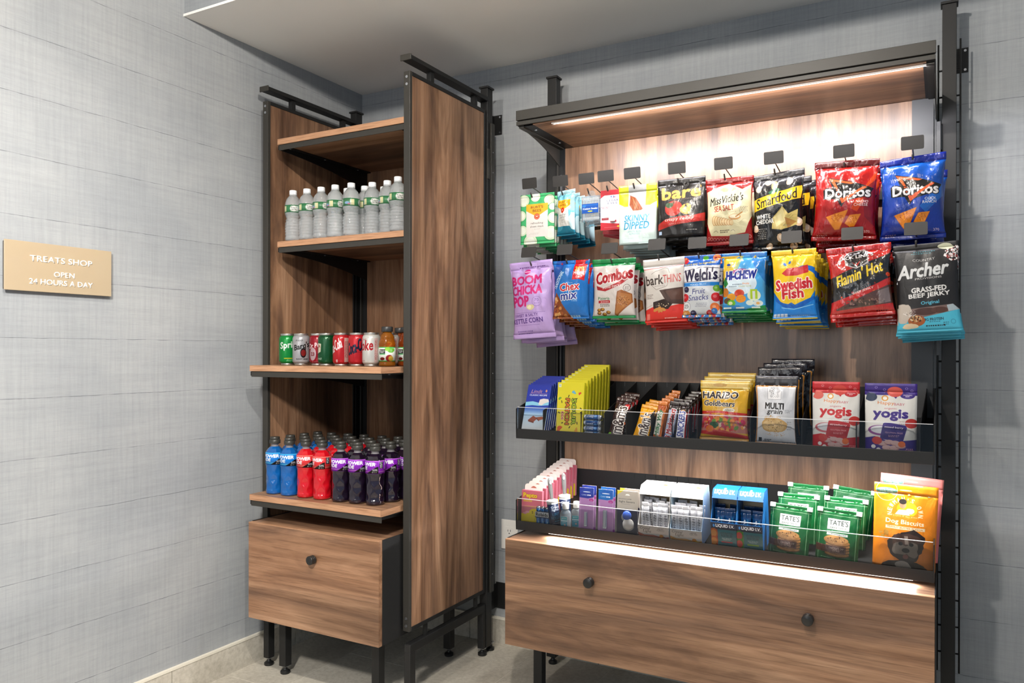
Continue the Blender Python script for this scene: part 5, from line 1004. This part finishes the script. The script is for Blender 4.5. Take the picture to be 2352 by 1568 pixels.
def open_box(name, w, hf, hb, dp, m, side, top, tm=None):
    """display carton: low printed front, sides sloping up to a tall hood at the back"""
    t = thing(name, None, None); th = .001
    obj('front_panel', print_box(-w/2, w/2, 0, th, 0, hf), [m, side], t)
    S = [(th, 0), (dp, 0), (dp, hb-.004), (dp*.50, hb), (dp*.34, hb-.016), (dp*.22, hf+.035), (th, hf)]
    for xx in (-w/2, w/2-th): obj('side_panel', prism(S, 0, xx, xx+th), side, t)
    obj('back_panel', bx(-w/2+th, w/2-th, dp-th, dp, 0, hb-.004), INNER, t); obj('base_panel', bx(-w/2+th, w/2-th, th, dp-th, 0, th), INNER, t)
    bm = bmesh.new(); uvl = bm.loops.layers.uv.verify(); L = [(dp*.30, hb-.024), (dp*.50, hb), (dp, hb-.004)]; R = []
    for y, z in L: R.append([bm.verts.new((-w/2, y, z)), bm.verts.new((w/2, y, z))])
    for i in range(2):
        f = bm.faces.new((R[i][0], R[i][1], R[i+1][1], R[i+1][0]))
        for l, u in zip(f.loops, ((0, i*.5), (1, i*.5), (1, i*.5+.5), (0, i*.5+.5))): l[uvl].uv = u
    o = obj('hood', bm, top, t); sd = o.modifiers.new('thick', 'SOLIDIFY'); sd.thickness = .001; return t
FR = mixcv('FRUIT\nPUNCH', 'b9544a'); M_CLF = print_mat('print_drink_mix_fruit', FR, .35, 0); M_CLL = print_mat('print_drink_mix_lemon', mixcv('LEMON\nICED TEA', 'd8a040'), .35, 0)
c = Cv(.1, .1, 'ece8e2', 100); c.line([(0, .4), (.4, .3), (1, .6)], .01, 'c9a08c').ell(.75, .35, .06, .05, 'e0703a').ell(.83, .38, .05, .04, 'e8b04a'); M_HOODW = print_mat('print_white_hood', c, .4, 0)
stk = bag_bms(.020, .118, .006, .10, .05, 'flat', .0008, 3, 'bot', .001, 4, 8)
sm = []
for nm, b in zip(('stick', 'stick_top', 'stick_bottom'), stk): me = bpy.data.meshes.new(nm); b.to_mesh(me); b.free(); me.materials.append(M_STICK); sm.append(me)
for bi, (x, m, nm) in enumerate(((1.6105, M_CLF, 'pinkish fruit'), (1.7195, M_CLL, 'yellow lemon'))):
    y0 = -.447; z0 = ty2(y0+.02); t = open_box('drink_mix_carton', .104, .050, .168, .115, m, BLUES if bi else CRW, M_HOODW)
    place(t, (x, y0, z0-.003), A2); tag(t, 'white open carton of drink mix sticks with %s front' % nm, 'drink mix carton', 'drink mix cartons'); rd = random.Random(bi+5)
    for k in range(14):
        s = bpy.data.objects.new('drink_mix_stick', None); COL.objects.link(s); row, cc = divmod(k, 5)
        for me in sm: o = bpy.data.objects.new('wrapper' if me.name[:6] == 'stick' and '_' not in me.name else ('top_seal' if 'top' in me.name else 'bottom_seal'), me); COL.objects.link(o); o.parent = s
        place(s, (x-.040+.020*cc+rd.uniform(-.002, .002), y0+.012+.022*row, z0+.001+.0046*(row+.5)), A2-.12+rd.uniform(-.05, .05), rd.uniform(-.07, .07), rd.uniform(-.35, .35))
        tag(s, 'silvery stick, %s row, %s from left, in carton with %s front' % (('front', 'middle', 'rear')[row], ('first', 'second', 'third', 'fourth', 'fifth')[cc], nm), 'drink stick', 'drink mix sticks in the %s carton' % nm)
# electrolyte cartons
def livcv(fr, fruit, tag2):
    c = Cv(.085, .075, '2f8a94', 300); c.rect(0, 0, 1, .26, '16304f').ell(.12, .13, .04, .05, '3f86c4').txt('LIQUID I.V.', .56, .13, .72, .13, 'dfe8f0', 0, 0, .03).rect(0, .26, .26, 1, fr)
    for y in (.42, .72): c.ell(.10, y, .17, .17, fruit).ell(.10, y, .12, .12, 'e8a04a' if fr == 'b9303c' else 'd9584c')
    c.txt('HYDRATION\nMULTIPLIER', .62, .44, .50, .17, '14444e').txt('ELECTROLYTE\nDRINK MIX', .62, .61, .38, .09, 'dff0f0').rect(.40, .70, .84, .75, tag2).txt('FASTER HYDRATION', .62, .84, .62, .05, '14444e').small(.62, .90, .4, 2, '8ac4c8', .01, .03); return c
M_LV1 = print_mat('print_electrolyte_pink', livcv('b9303c', 'd8742a', 'c93a5a'), .3, 0); M_LV2 = print_mat('print_electrolyte_green', livcv('6da83c', '4f9a3c', '9ac43a'), .3, 0)
c = Cv(.085, .07, '2473b8', 200); c.txt('LIQUID I.V.', .48, .66, .80, .26, 'e9eef4', 0, .1, .05).ell(.48, .42, .05, .05, 'e9eef4').rect(.2, .06, .8, .10, '3f8ed0'); c.a = c.a[:]; M_LVH = print_mat('print_blue_hood', c, .35, 0); LVS = mat('carton_blue', '1c5e9a', .35)
c = Cv(.045, .09, '145c94', 120); c.rect(0, 0, 1, .2, '0f4a7c').txt('LIQUID I.V.', .40, .60, 1.3, .12, 'dfe8f0', -PI/2, 0, .03).txt('HYDRATION MULTIPLIER', .68, .58, 1.4, .055, '3fb0d8', -PI/2, 0, .02).ell(.4, .28, .06, .05, 'dfe8f0'); M_SACH = print_mat('print_sachet', c, .22, .6, spec=.6)
for bi, (x, m, nm) in enumerate(((1.8415, M_LV1, 'pink passion fruit'), (1.9215, M_LV2, 'green watermelon'))):
    y0 = -.447; z0 = ty2(y0+.02); t = open_box('electrolyte_carton', .0785, .088, .180, .10, m, LVS, M_LVH)
    place(t, (x, y0, z0-.003), A2); tag(t, 'blue open carton of drink sachets with %s picture' % nm, 'electrolyte carton', 'electrolyte cartons'); rd = random.Random(bi+9); p0 = None
    for k in range(4):
        if p0 is None: p0 = make_bag('drink_sachet', M_SACH, .034, .120, .010, .08, .04, 'flat', .001, 40, 'bot', .001); s = p0
        else: s = dup(p0)
        place(s, (x-.018+.036*(k % 2), y0+.022+.030*(k//2), z0+.004+.007*(k//2)), A2-.16, rd.uniform(-.06, .06), rd.uniform(-.2, .2))
        tag(s, ('front left', 'front right', 'rear left', 'rear right')[k]+' blue sachet in the carton with %s picture' % nm, 'drink sachet', 'blue drink sachets')
# cookie bags
c = Cv(.125, .16, '146c3c', 300); c.rect(0, 0, 1, .10, '1f8048')
c.line([(.07, .10), (.07, 1)], .008, 'bfe0b8').line([(.93, .10), (.93, 1)], .008, 'bfe0b8').line([(.0, .125), (1, .125)], .008, 'bfe0b8').rect(.25, .19, .76, .40, 'e4e6e2').line([(.25, .19), (.76, .19), (.76, .40), (.25, .40), (.25, .19)], .006, '6d7a72')
c.txt("TATE'S", .505, .265, .44, .095, '1f3328', 0, 0, .01).txt('BAKE SHOP', .505, .36, .38, .042, '4a564e').poly([(.18, .405), (.82, .405), (.86, .43), (.82, .455), (.18, .455), (.14, .43)], '1c7a44').txt('SOUTHAMPTON, NY', .5, .43, .5, .026, 'e4efe4').rect(.25, .46, .74, .505, 'd9dcd8').small(.5, .475, .4, 1, '5a665e', .012)
for k in range(5): y = .86-.055*k; c.ell(.52+.01*(k % 2), y, .29-.01*(k % 2), .075, '7d5a34').ell(.52+.01*(k % 2), y-.012, .28, .07, 'c09058')
c.ell(.48, .59, .29, .11, 'b98a52').ell(.48, .58, .28, .10, 'cf9f66').spk(.48, .585, .22, .07, ['5a3a22', '8a5c34', 'e0b880'], 24, .018, 4).rect(0, .70, .72, .84, '5a3226').line([(0, .71), (.70, .71), (.70, .83), (0, .83)], .006, 'a8867a').txt('CHOCOLATE CHIP\nCOOKIES', .50, .77, .34, .08, 'e9ded2').small(.3, .94, .4, 1, 'a8d0a8', .012)
M_TATE = print_mat('print_cookie_bag', c, .3, .5, spec=.6); TINW = mat('tin_tie_white', 'd9d2ce', .4)
def cookie(w=.120, h=.150):
    t = make_bag('cookie_bag', M_TATE, w, h, .048, .06, 0, 'pouch', .003, 41, 'bot', .003)
    for s in (-1, 1): obj('tie_end', bx(s*w/2-(.014 if s > 0 else .002), s*w/2+(.002 if s > 0 else .014), -.0045, .004, h-.012, h+.001), TINW, t, bevel=.001)
    return t
t0 = cookie(); rows = []
for (x, y, ry, lift, lab) in ((2.029, -.425, .06, 0, 'front left green cookie bag with white tie ends'), (2.046, -.362, .02, .012, 'middle green cookie bag of the left column'), (2.064, -.300, .03, .022, 'rear green cookie bag of the left column'),
                         (2.166, -.425, .06, 0, 'front right green cookie bag with white tie ends'), (2.182, -.362, .03, .012, 'middle green cookie bag of the right column'), (2.190, -.300, .10, .022, 'rear green cookie bag of the right column, top sloping')):
    t = t0 if not rows else dup(t0); rows.append(t); place(t, (x, y, ty2(y)+lift), -.06, ry, 0); tag(t, lab, 'cookie bag', 'green cookie bags')
# dog biscuits
def dogcv(bgc, bg2):
    c = Cv(.155, .22, bgc, 340); c.rect(0, .1, 1, 1, bgc, 1, bg2).ell(.20, .09, .17, .055, '8ac0ae').ring(.20, .09, .17, .006, 'e8efe4').txt('100% Profits\nHelp Kids', .20, .09, .26, .05, 'f0f4ec', 0, 0, .02).ell(.5, .07, .10, .012, 'fbe6b0')
    W_ = "NEWMAN'S OWN"
    for i, ch in enumerate(W_):
        if ch == ' ': continue
        a = PI*(1.04-i/(len(W_)-1)*1.08); c.txt(ch, .50+.245*math.cos(a), .335-.17*math.sin(a)*.95, .045 if ch != "'" else .012, .05 if ch != "'" else .018, 'f6ead0', PI/2-a, 0, .03)
    c.ell(.53, .29, .16, .13, 'd8c92e').ell(.46, .24, .055, .07, 'cf9f80').ell(.46, .205, .06, .045, '4a4440').poly([(.34, .36), (.40, .30), (.52, .30), (.58, .36)], 'e9dfd2').blob(.58, .31, .06, .05, 'ece4da', 3).rect(.30, .36, .68, .40, bgc)
    c.txt('"LET\'S GIVE IT ALL AWAY"', .48, .375, .52, .018, 'f6e2b8', .02).txt('Dog Biscuits', .50, .45, .60, .065, 'f8ecd6', .02, 0, .03).rect(.20, .495, .82, .53, 'f2e2c4').txt('PEANUT BUTTER FLAVOR', .51, .512, .56, .02, 'c48a3a', .02, 0, .02)
    c.blob(.54, .72, .30, .25, '3a2a24', 5, 30, .22).blob(.52, .66, .22, .14, '5a3e32', 9, 30, .3).poly([(.50, .60), (.56, .60), (.58, .70), (.52, .70)], '9a8c82').blob(.44, .76, .12, .11, '8f8379', 4, 20, .3).blob(.63, .76, .12, .11, '8f8379', 6, 20, .3).ell(.45, .695, .035, .03, '1c1512').ell(.62, .695, .035, .03, '1c1512').ell(.535, .77, .06, .04, '15100e').ell(.535, .845, .045, .04, '8c5c58').blob(.52, .98, .34, .14, '33251f', 8, 26, .2).blob(.50, .95, .13, .07, 'b9aea4', 2).spk(.17, .60, .07, .06, ['c49a4a', 'b98a3a'], 12, .03, 3); return c
M_DOG = print_mat('print_dog_biscuits', dogcv('efa01e', 'e8921a'), .34, .35); c = dogcv('e89a94', 'dd7f80'); M_DOG2 = print_mat('print_dog_biscuits_pink', c, .34, .35)
t0 = make_bag('dog_biscuit_pouch', M_DOG, .164, .238, .045, .12, 0, 'pouch', .0025, 43, 'bot', .003); place(t0, (2.344, -.422, ty2(-.422)), -.02, .03, 0); tag(t0, 'orange dog biscuit pouch at the right end of the lower tray', 'pouch', 'dog biscuit pouches')
t1 = make_bag('dog_biscuit_pouch', M_DOG2, .164, .238, .04, .12, 0, 'pouch', .0025, 44, 'bot', .010); place(t1, (2.350, -.365, ty2(-.365)+.006), -.02, .06, 0); tag(t1, 'pink pouch standing behind the orange dog biscuit pouch', 'pouch', 'dog biscuit pouches')

# ================================================================ drinks tower
# water bottles
WATER = mat('water_bottle', 'f2f6f8', .02, trans=.74, ior=1.33, coat=.8); nt, p = nodes(WATER); v = coords(nt, (1, 1, 2.2)); bump(nt, p, noise(nt, v, 55, 2, .5, .8), .8, .004)
CAPW = mat('white_cap', 'eef0f2', .35)
c = Cv(.20, .034, 'dfe6e2', 500)
for k in (0, .5):
    c.rect(k, 0, k+.5, 1, 'c9d9cf').rect(k, 0, k+.5, .12, '3f8a5c').rect(k, .88, k+.5, 1, '3f8a5c').rect(k+.0, .12, k+.10, .88, '4f8f66').rect(k+.26, .12, k+.42, .88, '5c8f6a').ell(k+.36, .6, .05, .03, '9ab8d8').ell(k+.40, .75, .03, .015, 'd890a8').ell(k+.16, .5, .078, .073, 'f2f2ee').ring(k+.16, .5, .068, .004, '2f6a45').txt('Poland\nSpring', k+.16, .5, .10, .42, '3a4a40', 0, 0, .02).rect(k+.44, .12, k+.5, .88, 'e4e0b8')
M_WLAB = print_mat('print_water_label', c, .35, 0)
WP = [(.022, .0), (.029, .003), (.0315, .010)]
for k in range(7): z = .016+.0115*k; r = .0318-.0035*math.exp(-((z-.088)/.014)**2); WP += [(r, z), (r-.0024, z+.004), (r-.0024, z+.0065), (r, z+.0095)]
WP += [(.0285, .098), (.0318, .106), (.0325, .112), (.0325, .142), (.0318, .146), (.0305, .155), (.026, .168), (.018, .179), (.0125, .184), (.0122, .190)]
def waterb():
    t = thing('water_bottle', None, None)
    obj('bottle', lathe(WP, 32, rf=lambda a, z: 1+.018*math.sin(5*a+z*90)*(1 if .01 < z < .1 else 0)), WATER, t)
    obj('label', lathe([(.0328, .1125), (.0328, .1415)], 36, uvr=(.1125, .1415)), M_WLAB, t)
    obj('neck_ring', lathe([(.0125, .1838), (.0148, .184), (.0148, .1855), (.0125, .1858)], 24), CAPW, t)
    obj('cap', lathe([(.0142, .187), (.0144, .188), (.0144, .2005), (.0135, .203), (.0001, .203)], 28, rf=lambda a, z: 1+.012*math.cos(28*a) if z < .2 else 1), CAPW, t); return t
SP = [(.184, -.637), (.255, -.634), (.327, -.632), (.402, -.636), (.479, -.633), (.489, -.566), (.556, -.603), (.460, -.500), (.545, -.520), (.625, -.600), (.700, -.633), (.690, -.560), (.620, -.520), (.330, -.560), (.400, -.565)]
SPL = ['far left on the shelf', 'second from the left in front row', 'third from the left in front row', 'fourth from the left in front row', 'fifth from the left in front row', 'just behind the fifth front bottle', 'set back right of the fifth front bottle', 'in the third row near the middle', 'in the third row right of the middle', 'left of the bottle beside the right panel', 'against the right side panel, frontmost there', 'behind the bottle at the right panel', 'deep in the right part of the shelf', 'behind the third front bottle', 'behind the fourth front bottle']
w0 = waterb()
for k, (x, y) in enumerate(SP):
    t = w0 if k == 0 else dup(w0); place(t, (x, y, 1.6932), 0, 0, (.2, .4, .7, .8, 1.4, .8, .3, 1, 2, .5, .2, .4, .9, 2.2, 3)[k]-1.9); tag(t, 'clear water bottle with white cap, '+SPL[k], 'water bottle', 'water bottles on the second shelf')
# soda cans
def can(name, cv, rough=.22, met=.35):
    t = thing(name, None, None); m = print_mat('print_'+name, cv, rough, 0, metal=met, spec=.6)
    obj('body', lathe([(.0265, .007), (.0320, .014), (.0330, .018), (.0330, .100), (.0318, .106), (.0275, .114)], 40, uvr=(.007, .114)), m, t)
    obj('lid', lathe([(.0275, .114), (.0268, .116), (.0275, .1185), (.0280, .1205), (.0270, .1215), (.0250, .1205), (.0245, .117), (.0001, .117)], 36), ALU, t)
    obj('base', lathe([(.0230, .0), (.0245, .0), (.0255, .003), (.0265, .007)], 36), ALU, t)
    b = bmesh.new(); box(b, -.004, .004, -.012, .008, .1172, .1182); obj('pull_tab', b, ALU, t, bevel=.0004); return t
ALU = mat('aluminium', 'c4c0ba', .28, .95)
def cancv(bgc): return Cv(.207, .107, bgc, 420)
K = {}
c = cancv('169a4c'); [c.txt('Sprite', k+.25, .36, .36, .30, 'e4ebe2', -.12, .1, .04).rect(k+.15, .80, k+.32, .835, 'd8d23a').small(k+.26, .87, .14, 2, 'bfe0c4', .014, .03) for k in (0, .5)]; K['sprite'] = c
c = cancv('b9b8ba'); [c.txt("Barq's", k+.25, .40, .30, .26, '26221f', -.25, .2, .03).ell(k+.28, .62, .055, .09, '2b1a18').ell(k+.28, .62, .045, .06, '9a2c28').txt('ROOT BEER', k+.26, .84, .22, .045, '26221f', 0, 0, .03).small(k+.2, .16, .15, 2, '4a4644', .014, .03) for k in (0, .5)]; K['barqs'] = c
c = cancv('a3122e'); [c.txt('Dr Pepper', k+.25, .36, .40, .22, 'ead8d8', -.15, .15, .03).ell(k+.14, .66, .07, .12, 'c9b0b4').txt('23', k+.14, .66, .07, .12, '8c1024', 0, 0, .04).small(k+.2, .93, .2, 1, 'e0b8bc', .016) for k in (0, .5)]; K['pepper'] = c
c = cancv('0f5c34')
for k in range(22): c.line([(x/24, .1+.04*k+.02*math.sin(x*.9+k*.5)) for x in range(25)], .0022, '6aa884', .6)
[c.poly([(k+.12, .30), (k+.25, .27), (k+.38, .30), (k+.37, .58), (k+.25, .66), (k+.13, .58)], 'e4ddc8').txt('CANADA\nDRY', k+.25, .44, .22, .22, 'b03a34', 0, 0, .03).txt('GINGER ALE', k+.25, .82, .28, .06, 'e4ebe0', 0, 0, .03) for k in (0, .5)]; K['canada'] = c
c = cancv('c92e36'); [c.txt('Coca-Cola', k+.20, .40, .34, .34, 'f0e2e0', -.5, .3, .02).rect(k+.40, .10, k+.49, .93, 'd8b8b0').small(k+.445, .22, .08, 22, 'b23a3a', .012, .026).rect(k+.25, .84, k+.28, .94, 'e8c4c0') for k in (0, .5)]; K['coke'] = c
c = cancv('c9303a'); [c.txt('Coca-Cola', k+.25, .38, .40, .40, '1f1e44', -.35, .3, .03).small(k+.25, .58, .2, 1, '8c2028', .02) for k in (0, .5)]; K['zero'] = c
c = cancv('dcdad6'); [c.txt('Coke', k+.22, .36, .36, .34, 'c0303a', -.05, .1, .03).txt('Diet', k+.22, .16, .12, .08, 'c46a70', -.1, .2).rect(k+.42, .12, k+.49, .93, 'e0c8c4').small(k+.455, .2, .06, 24, 'b23a3a', .010, .027).small(k+.2, .86, .12, 2, 'c48a8c', .014, .03) for k in (0, .5)]; K['diet'] = c
CN = (('sprite', .2194, -.70, 'bright green lemon-lime soda can, far left of the can row', 1.15), ('barqs', .290, -.70, 'silver grey root beer can with black script', 1.30), ('pepper', .353, -.676, 'dark maroon soda can, set slightly back in the row', 1.35), ('canada', .4195, -.70, 'dark green ginger ale can', 2.9), ('coke', .4965, -.705, 'red cola can with white script and pale text column', 2.05), ('zero', .5665, -.70, 'red cola can with black script', 1.5), ('diet', .6365, -.705, 'white and silver diet cola can, last in the row', 2.2))
for k, (nm, x, y, lab, rz) in enumerate(CN):
    t = can('soda_can', K[nm]); t2 = place(t, (x, y, 1.2052), 0, 0, -PI/2-rz+.55); tag(t, lab, 'soda can', 'soda cans on the third shelf')
# the can hidden behind the diet cola
t = can('soda_can', K['diet']); place(t, (.672, -.640, 1.2052)); tag(t, 'white can peeking out behind the last can of the row', 'soda can', 'soda cans on the third shelf')
# juice
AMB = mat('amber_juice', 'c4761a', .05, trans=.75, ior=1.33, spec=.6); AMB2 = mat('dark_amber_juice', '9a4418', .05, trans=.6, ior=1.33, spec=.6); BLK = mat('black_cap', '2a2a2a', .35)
c = Cv(.2, .055, 'e8ece6', 420)
for k in (0, .5): c.rect(k, 0, k+.5, .06, '3fb86a').rect(k, .94, k+.5, 1, '3fb86a').blob(k+.33, .22, .08, .05, '7cc04a', 3).blob(k+.26, .14, .05, .04, '9ad05a', 5).rect(k+.08, .16, k+.22, .46, '1f2320').txt('Minute\nMaid', k+.15, .31, .11, .2, 'eef0ee', 0, 0, .03).rect(k+.08, .47, k+.22, .53, '4fb86a').ell(k+.30, .78, .07, .065, 'a83038').ell(k+.33, .80, .05, .05, 'd8b84a').ell(k+.16, .82, .05, .03, '8c2c2c')
M_JUIC = print_mat('print_juice_label', c, .3, 0)
def juice(liq):
    t = thing('juice_bottle', None, None); R = .030
    pr = [(.024, 0), (.029, .003), (R, .010), (R-.002, .014), (R, .018), (R, .070), (R-.0015, .074), (R, .078), (R*.96, .090), (R*.82, .100), (R*.86, .104), (R*.74, .112), (.016, .120), (.0155, .126)]
    obj('bottle', lathe(pr, 32, rf=lambda a, z: 1-(.05*max(0, math.sin(9*a+z*60)) if .078 < z < .105 else 0)), liq, t); obj('label', lathe([(R+.0004, .0185), (R+.0004, .0695)], 36, uvr=(.0185, .0695)), M_JUIC, t)
    obj('cap', lathe([(.0195, .124), (.0200, .125), (.0200, .140), (.0190, .1425), (.0001, .1425)], 36, rf=lambda a, z: 1+.02*math.cos(36*a) if z < .141 else 1), BLK, t); return t
j0 = juice(AMB); place(j0, (.700, -.695, 1.2052), 0, 0, -PI/2-.95); tag(j0, 'amber apple juice bottle beside the diet cola can', 'juice bottle', 'apple juice bottles')
j1 = juice(AMB2); place(j1, (.724, -.615, 1.2052), 0, 0, -PI/2-1.1); tag(j1, 'apple juice bottle partly hidden by the right side panel', 'juice bottle', 'apple juice bottles')
j2 = dup(j1); place(j2, (.655, -.560, 1.2052), 0, 0, 1); tag(j2, 'third apple juice bottle, mostly hidden behind the other two', 'juice bottle', 'apple juice bottles')
# sports drinks
def sportcv(a, b2, dk):
    c = Cv(.22, .05, a, 460)
    for k in (0, .5): c.rect(k, 0, k+.5, .08, b2).rect(k, .80, k+.5, .9, b2).txt('POWER', k+.20, .27, .30, .26, 'eef0f4', 0, .1, .06).txt('ADE', k+.12, .58, .16, .24, 'eef0f4', 0, .1, .06).poly([(k+.20, .98), (k+.36, .50), (k+.40, .45), (k+.40, .98)], '18181c').txt('50%', k+.345, .72, .08, .16, 'e4e4e8', 0, 0, .03).small(k+.33, .87, .1, 1, 'e4e4e8', .05).rect(k+.42, .08, k+.49, .6, '26262c').small(k+.455, .12, .06, 7, 'e8e8ec', .03, .065)
    return c
SPORT = {}
for nm, liq, a, b2, rough in (('blue', '0b5ca6', '1f8edc', '5fc4f0', .08), ('red', 'c80f1e', 'e0484c', 'f08a80', .08), ('dark', '160c1c', '9a34c4', 'c878e0', .06)):
    SPORT[nm] = (mat('sports_drink_'+nm, liq, rough, trans=(.2 if nm != 'dark' else 0), ior=1.35, spec=.6, coat=1), print_mat('print_sports_'+nm, sportcv(a, b2, liq), .25, 0))
SMOKE = mat('clear_neck', 'b9b4b8', .08, trans=.6, ior=1.3)
CAPG = mat('sport_cap', '34332f', .35)
def dimple(a, z):
    r = 1.0
    for j, zc in enumerate((.028, .058, .088)):
        for k in range(6):
            th = 2*PI*(k+(j % 2)*.5)/6; da = (a-th+PI) % (2*PI)-PI; r -= .125*math.exp(-((da/.33)**2+((z-zc)/.0125)**2))
    return r
def sport(nm):
    t = thing('sports_drink_bottle', None, None); liq, lab = SPORT[nm]
    pr = [(.026, 0), (.0315, .003), (.0335, .008), (.0325, .011), (.0335, .014), (.0325, .017)]+[(.0333, .019+.005*k) for k in range(17)]+[(.0325, .107), (.0340, .110), (.0345, .116), (.0345, .158), (.0335, .163)]
    obj('body', lathe(pr, 42, rf=lambda a, z: dimple(a, z) if .018 < z < .105 else (1-.02*(math.cos(6*a) > .6) if z < .004 else 1)), liq, t)
    b = lathe([(.0335, .163), (.0255, .174), (.0160, .182)], 10); [setattr(f, 'smooth', False) for f in b.faces]; obj('shoulder', b, liq, t)
    obj('label', lathe([(.0350, .114), (.0350, .160)], 40, uvr=(.114, .160)), lab, t); obj('neck', lathe([(.0160, .182), (.0135, .184), (.0135, .190), (.0165, .191), (.0165, .193), (.014, .194)], 24), SMOKE, t)
    cp = obj('cap', lathe([(.0195, .193), (.0200, .194), (.0200, .206), (.0185, .208), (.0160, .2085)], 32, rf=lambda a, z: 1+.015*math.cos(32*a) if z < .206 else 1), CAPG, t)
    obj('spout', lathe([(.0175, .2085), (.0180, .210), (.0180, .217), (.0165, .2185), (.0001, .2190)], 28), CAPG, cp); return t
protos = {k: sport(k) for k in SPORT}; usedp = set()
XS = [(.188, 'blue'), (.264, 'blue'), (.346, 'red'), (.425, 'red'), (.514, 'dark'), (.588, 'dark'), (.664, 'dark')]
FY = [-.735, -.735, -.732, -.730, -.728, -.722, -.717]
rd = random.Random(5); RN = ['front row', 'second row', 'third row', 'fourth row']; CNn = ['first', 'second', 'third', 'fourth', 'fifth', 'sixth', 'seventh']
def putsport(nm, x, y, lab, rz):
    if nm in usedp: t = dup(protos[nm])
    else: t = protos[nm]; usedp.add(nm)
    place(t, (x, y, .7112), 0, 0, rz); tag(t, lab, 'sports drink', 'sports drink bottles')
for r in range(4):
    for k, (x, nm) in enumerate(XS):
        cname = {'blue': 'blue', 'red': 'red', 'dark': 'dark purple'}[nm]
        x2 = x+(.004*r if k < 6 else .012*min(r, 1))+(rd.uniform(-.003, .003) if r else 0); y2 = FY[k]+.0745*r+(rd.uniform(-.003, .003) if r else 0)
        putsport(nm, x2, y2, '%s sports drink bottle, %s from the left in the %s' % (cname, CNn[k], RN[r]), -PI/2-(.95 if k in (0, 1, 2, 4, 5) else 1.5)+(rd.uniform(-.5, .5) if r else 0))
putsport('dark', .722, -.585, 'dark purple sports drink bottle against the right side panel', -PI/2-1.2)
